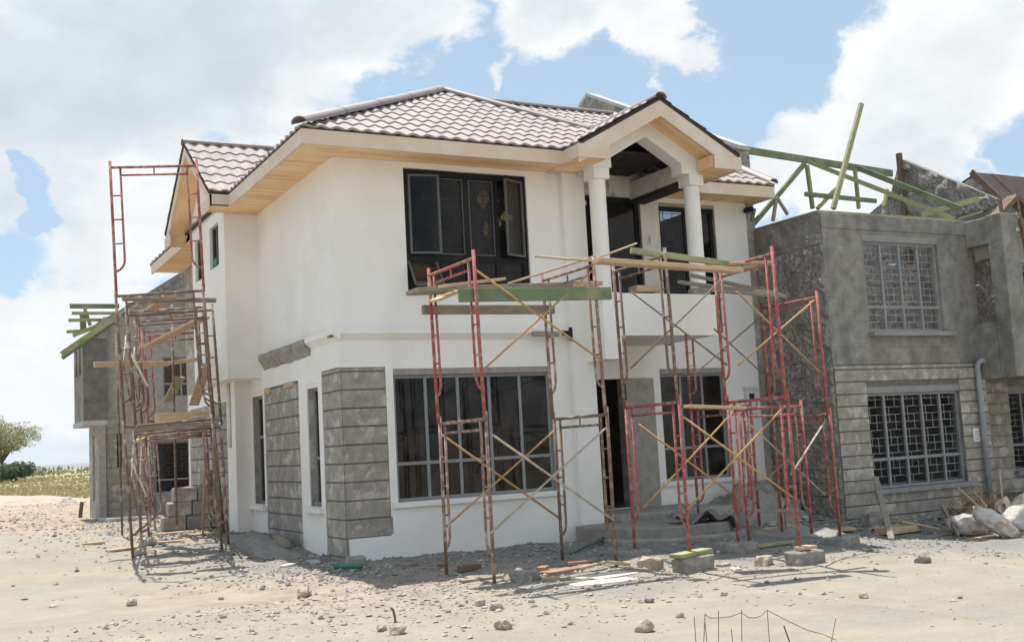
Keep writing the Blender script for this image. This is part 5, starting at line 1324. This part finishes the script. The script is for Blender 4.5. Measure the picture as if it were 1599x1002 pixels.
def blobs(lst, op='MAXIMUM'):
    out = None
    for d, r_, k in lst:
        v = N_.new('ShaderNodeVectorMath'); v.operation = 'DOT_PRODUCT'; L_.new(Dw, v.inputs[0]); v.inputs[1].default_value = d
        m = N_.new('ShaderNodeMapRange'); m.interpolation_type = 'SMOOTHSTEP'; L_.new(v.outputs['Value'], m.inputs['Value'])
        m.inputs['From Min'].default_value = math.cos(R(r_)); m.inputs['From Max'].default_value = math.cos(R(r_ * .25)); m.inputs['To Min'].default_value = 0; m.inputs['To Max'].default_value = k
        out = m.outputs[0] if out is None else mth(op, out, m.outputs[0])
    return out
CLOUDS = [((0.1017, 0.9400, 0.3258), 10, .7), ((0.2143, 0.9114, 0.3514), 8, .7), ((0.3291, 0.8654, 0.3778), 6.5, .65), ((0.4845, 0.7827, 0.3907), 6.5, .70), ((0.5007, 0.7937, 0.3456), 3.6, .5), ((0.5523, 0.7496, 0.3648), 4.2, .52), ((0.1333, 0.9647, 0.2271), 6.5, .55), ((0.0853, 0.9922, 0.0906), 7, .52), ((0.1694, 0.9699, 0.1749), 5, .5),
          ((0.2878, 0.9016, 0.3229), 5.0, .50), ((0.3243, 0.8910, 0.3178), 2.6, .5), ((0.7174, 0.6465, 0.2597), 6.0, .75), ((0.6585, 0.7106, 0.2477), 3.6, .62), ((0.7397, 0.6015, 0.3019), 6.5, .7), ((0.6827, 0.6546, 0.3246), 3.0, .55), ((0.7055, 0.6764, 0.2117), 4.6, .6), ((0.6482, 0.7319, 0.2100), 3.5, .5), ((0.4363, 0.8421, 0.3170), 1.5, .45), ((0.5746, 0.7599, 0.3038), .9, .42), ((0.5974, 0.7332, 0.3249), 1.1, .36), ((0.7828, 0.5906, 0.1960), 2.4, .45),
          ((.2, .3, .93), 30, .5), ((-.8, -.3, .5), 34, .6), ((.6, -.7, .4), 32, .6), ((-.3, -.9, .3), 28, .55), ((.95, .1, .3), 18, .55), ((-.5, .6, .6), 20, .55)]
HOLES = [((0.4002, 0.8563, 0.3263), 2.6, .35), ((0.6223, 0.7245, 0.2964), 3.4, .30), ((0.6276, 0.7006, 0.3397), 3.0, .30), ((0.7796, 0.5803, 0.2354), 2.6, .35), ((0.7493, 0.6269, 0.2134), 2.0, .30), ((0.0846, 0.9740, 0.2103), 1.4, .45), ((0.2285, 0.9344, 0.2733), 1.6, .3), ((0.5333, 0.7871, 0.3098), 2.4, .25), ((0.0611, 0.9863, 0.1532), 1.6, .3)]
GREY = [((0.0835, 0.9562, 0.2807), 7, .4), ((0.1895, 0.9191, 0.3455), 8, .4), ((0.3209, 0.8768, 0.3582), 7, .35), ((0.1545, 0.9776, 0.1428), 6, .12), ((0.4595, 0.8082, 0.3685), 4, .2), ((0.7218, 0.6549, 0.2240), 3, .15)]
# blobs give the broad masses, fine noise breaks their edges into cumulus puffs
mass = blobs(CLOUDS); hole = blobs(HOLES)
n1_ = mth('SUBTRACT', nz(4.2, (1.3, 2.1, .4), 3, .5), .5); n2_ = mth('SUBTRACT', nz(13, (.7, 3.1, 2.4), 9, .62), .5)
den = mth('ADD', mth('SUBTRACT', mass, hole), mth('ADD', mth('MULTIPLY', n1_, .75), mth('MULTIPLY', n2_, .55)))
cov = N_.new('ShaderNodeMapRange'); cov.interpolation_type = 'SMOOTHSTEP'; L_.new(den, cov.inputs['Value']); cov.inputs['From Min'].default_value = .14; cov.inputs['From Max'].default_value = .48
thick = N_.new('ShaderNodeMapRange'); thick.interpolation_type = 'SMOOTHSTEP'; L_.new(mth('ADD', mth('ADD', mass, blobs(GREY)), mth('MULTIPLY', mth('SUBTRACT', nz(5.5, (4.2, .3, 1.9), 8), .5), .9)), thick.inputs['Value']); thick.inputs['From Min'].default_value = .50; thick.inputs['From Max'].default_value = 1.15
puff = nz(11, (.2, 3.3, 2.2), 8, .6)
cr = N_.new('ShaderNodeMix'); cr.data_type = 'RGBA'; L_.new(thick.outputs[0], cr.inputs['Factor']); cr.inputs['A'].default_value = (5.3, 5.4, 5.45, 1); cr.inputs['B'].default_value = (3.6, 4.0, 4.3, 1)
pm = N_.new('ShaderNodeMapRange'); L_.new(puff, pm.inputs['Value']); pm.inputs['From Min'].default_value = .3; pm.inputs['From Max'].default_value = .7; pm.inputs['To Min'].default_value = .88; pm.inputs['To Max'].default_value = 1.07
cv = N_.new('ShaderNodeVectorMath'); cv.operation = 'SCALE'; L_.new(cr.outputs['Result'], cv.inputs[0]); L_.new(pm.outputs[0], cv.inputs['Scale'])
# pale haze towards the horizon is part of the sky
hz = N_.new('ShaderNodeMapRange'); hz.interpolation_type = 'SMOOTHSTEP'; L_.new(sx.outputs['Z'], hz.inputs['Value']); hz.inputs['From Min'].default_value = -.02; hz.inputs['From Max'].default_value = .30; hz.inputs['To Min'].default_value = .75; hz.inputs['To Max'].default_value = .72
skyc = N_.new('ShaderNodeMix'); skyc.data_type = 'RGBA'; L_.new(hz.outputs[0], skyc.inputs['Factor']); L_.new(sky.outputs[0], skyc.inputs['A']); skyc.inputs['B'].default_value = (2.5, 3.4, 4.1, 1)
fin = N_.new('ShaderNodeMix'); fin.data_type = 'RGBA'; L_.new(cov.outputs[0], fin.inputs['Factor']); L_.new(skyc.outputs['Result'], fin.inputs['A']); L_.new(cv.outputs[0], fin.inputs['B'])
L_.new(fin.outputs['Result'], bg.inputs['Color'])

sl = bpy.data.lights.new('sun', 'SUN'); sl.energy = 4.4; sl.angle = R(.5); sl.color = (1, .955, .88)
so = bpy.data.objects.new('sun', sl); COL.objects.link(so)
sd = Vector((math.cos(EL) * math.sin(AZ), math.cos(EL) * math.cos(AZ), math.sin(EL)))
so.rotation_euler = sd.to_track_quat('Z', 'Y').to_euler(); so.location = sd * 60

cd = bpy.data.cameras.new('camera'); cd.sensor_width = 36; cd.lens = CAM_LENS; cd.clip_start = .05; cd.clip_end = 30000
co = bpy.data.objects.new('camera', cd); COL.objects.link(co); S.camera = co
Rm = Matrix((CAM_R, CAM_U, tuple(-v for v in CAM_F))).transposed()
co.matrix_world = Matrix.Translation(CAM_P) @ Rm.to_4x4()
S.view_settings.view_transform = 'Standard'; S.view_settings.look = 'None'; S.view_settings.exposure = .66; S.view_settings.gamma = 1
S.cycles.max_bounces = 8; S.cycles.transparent_max_bounces = 12; S.cycles.sample_clamp_indirect = 6
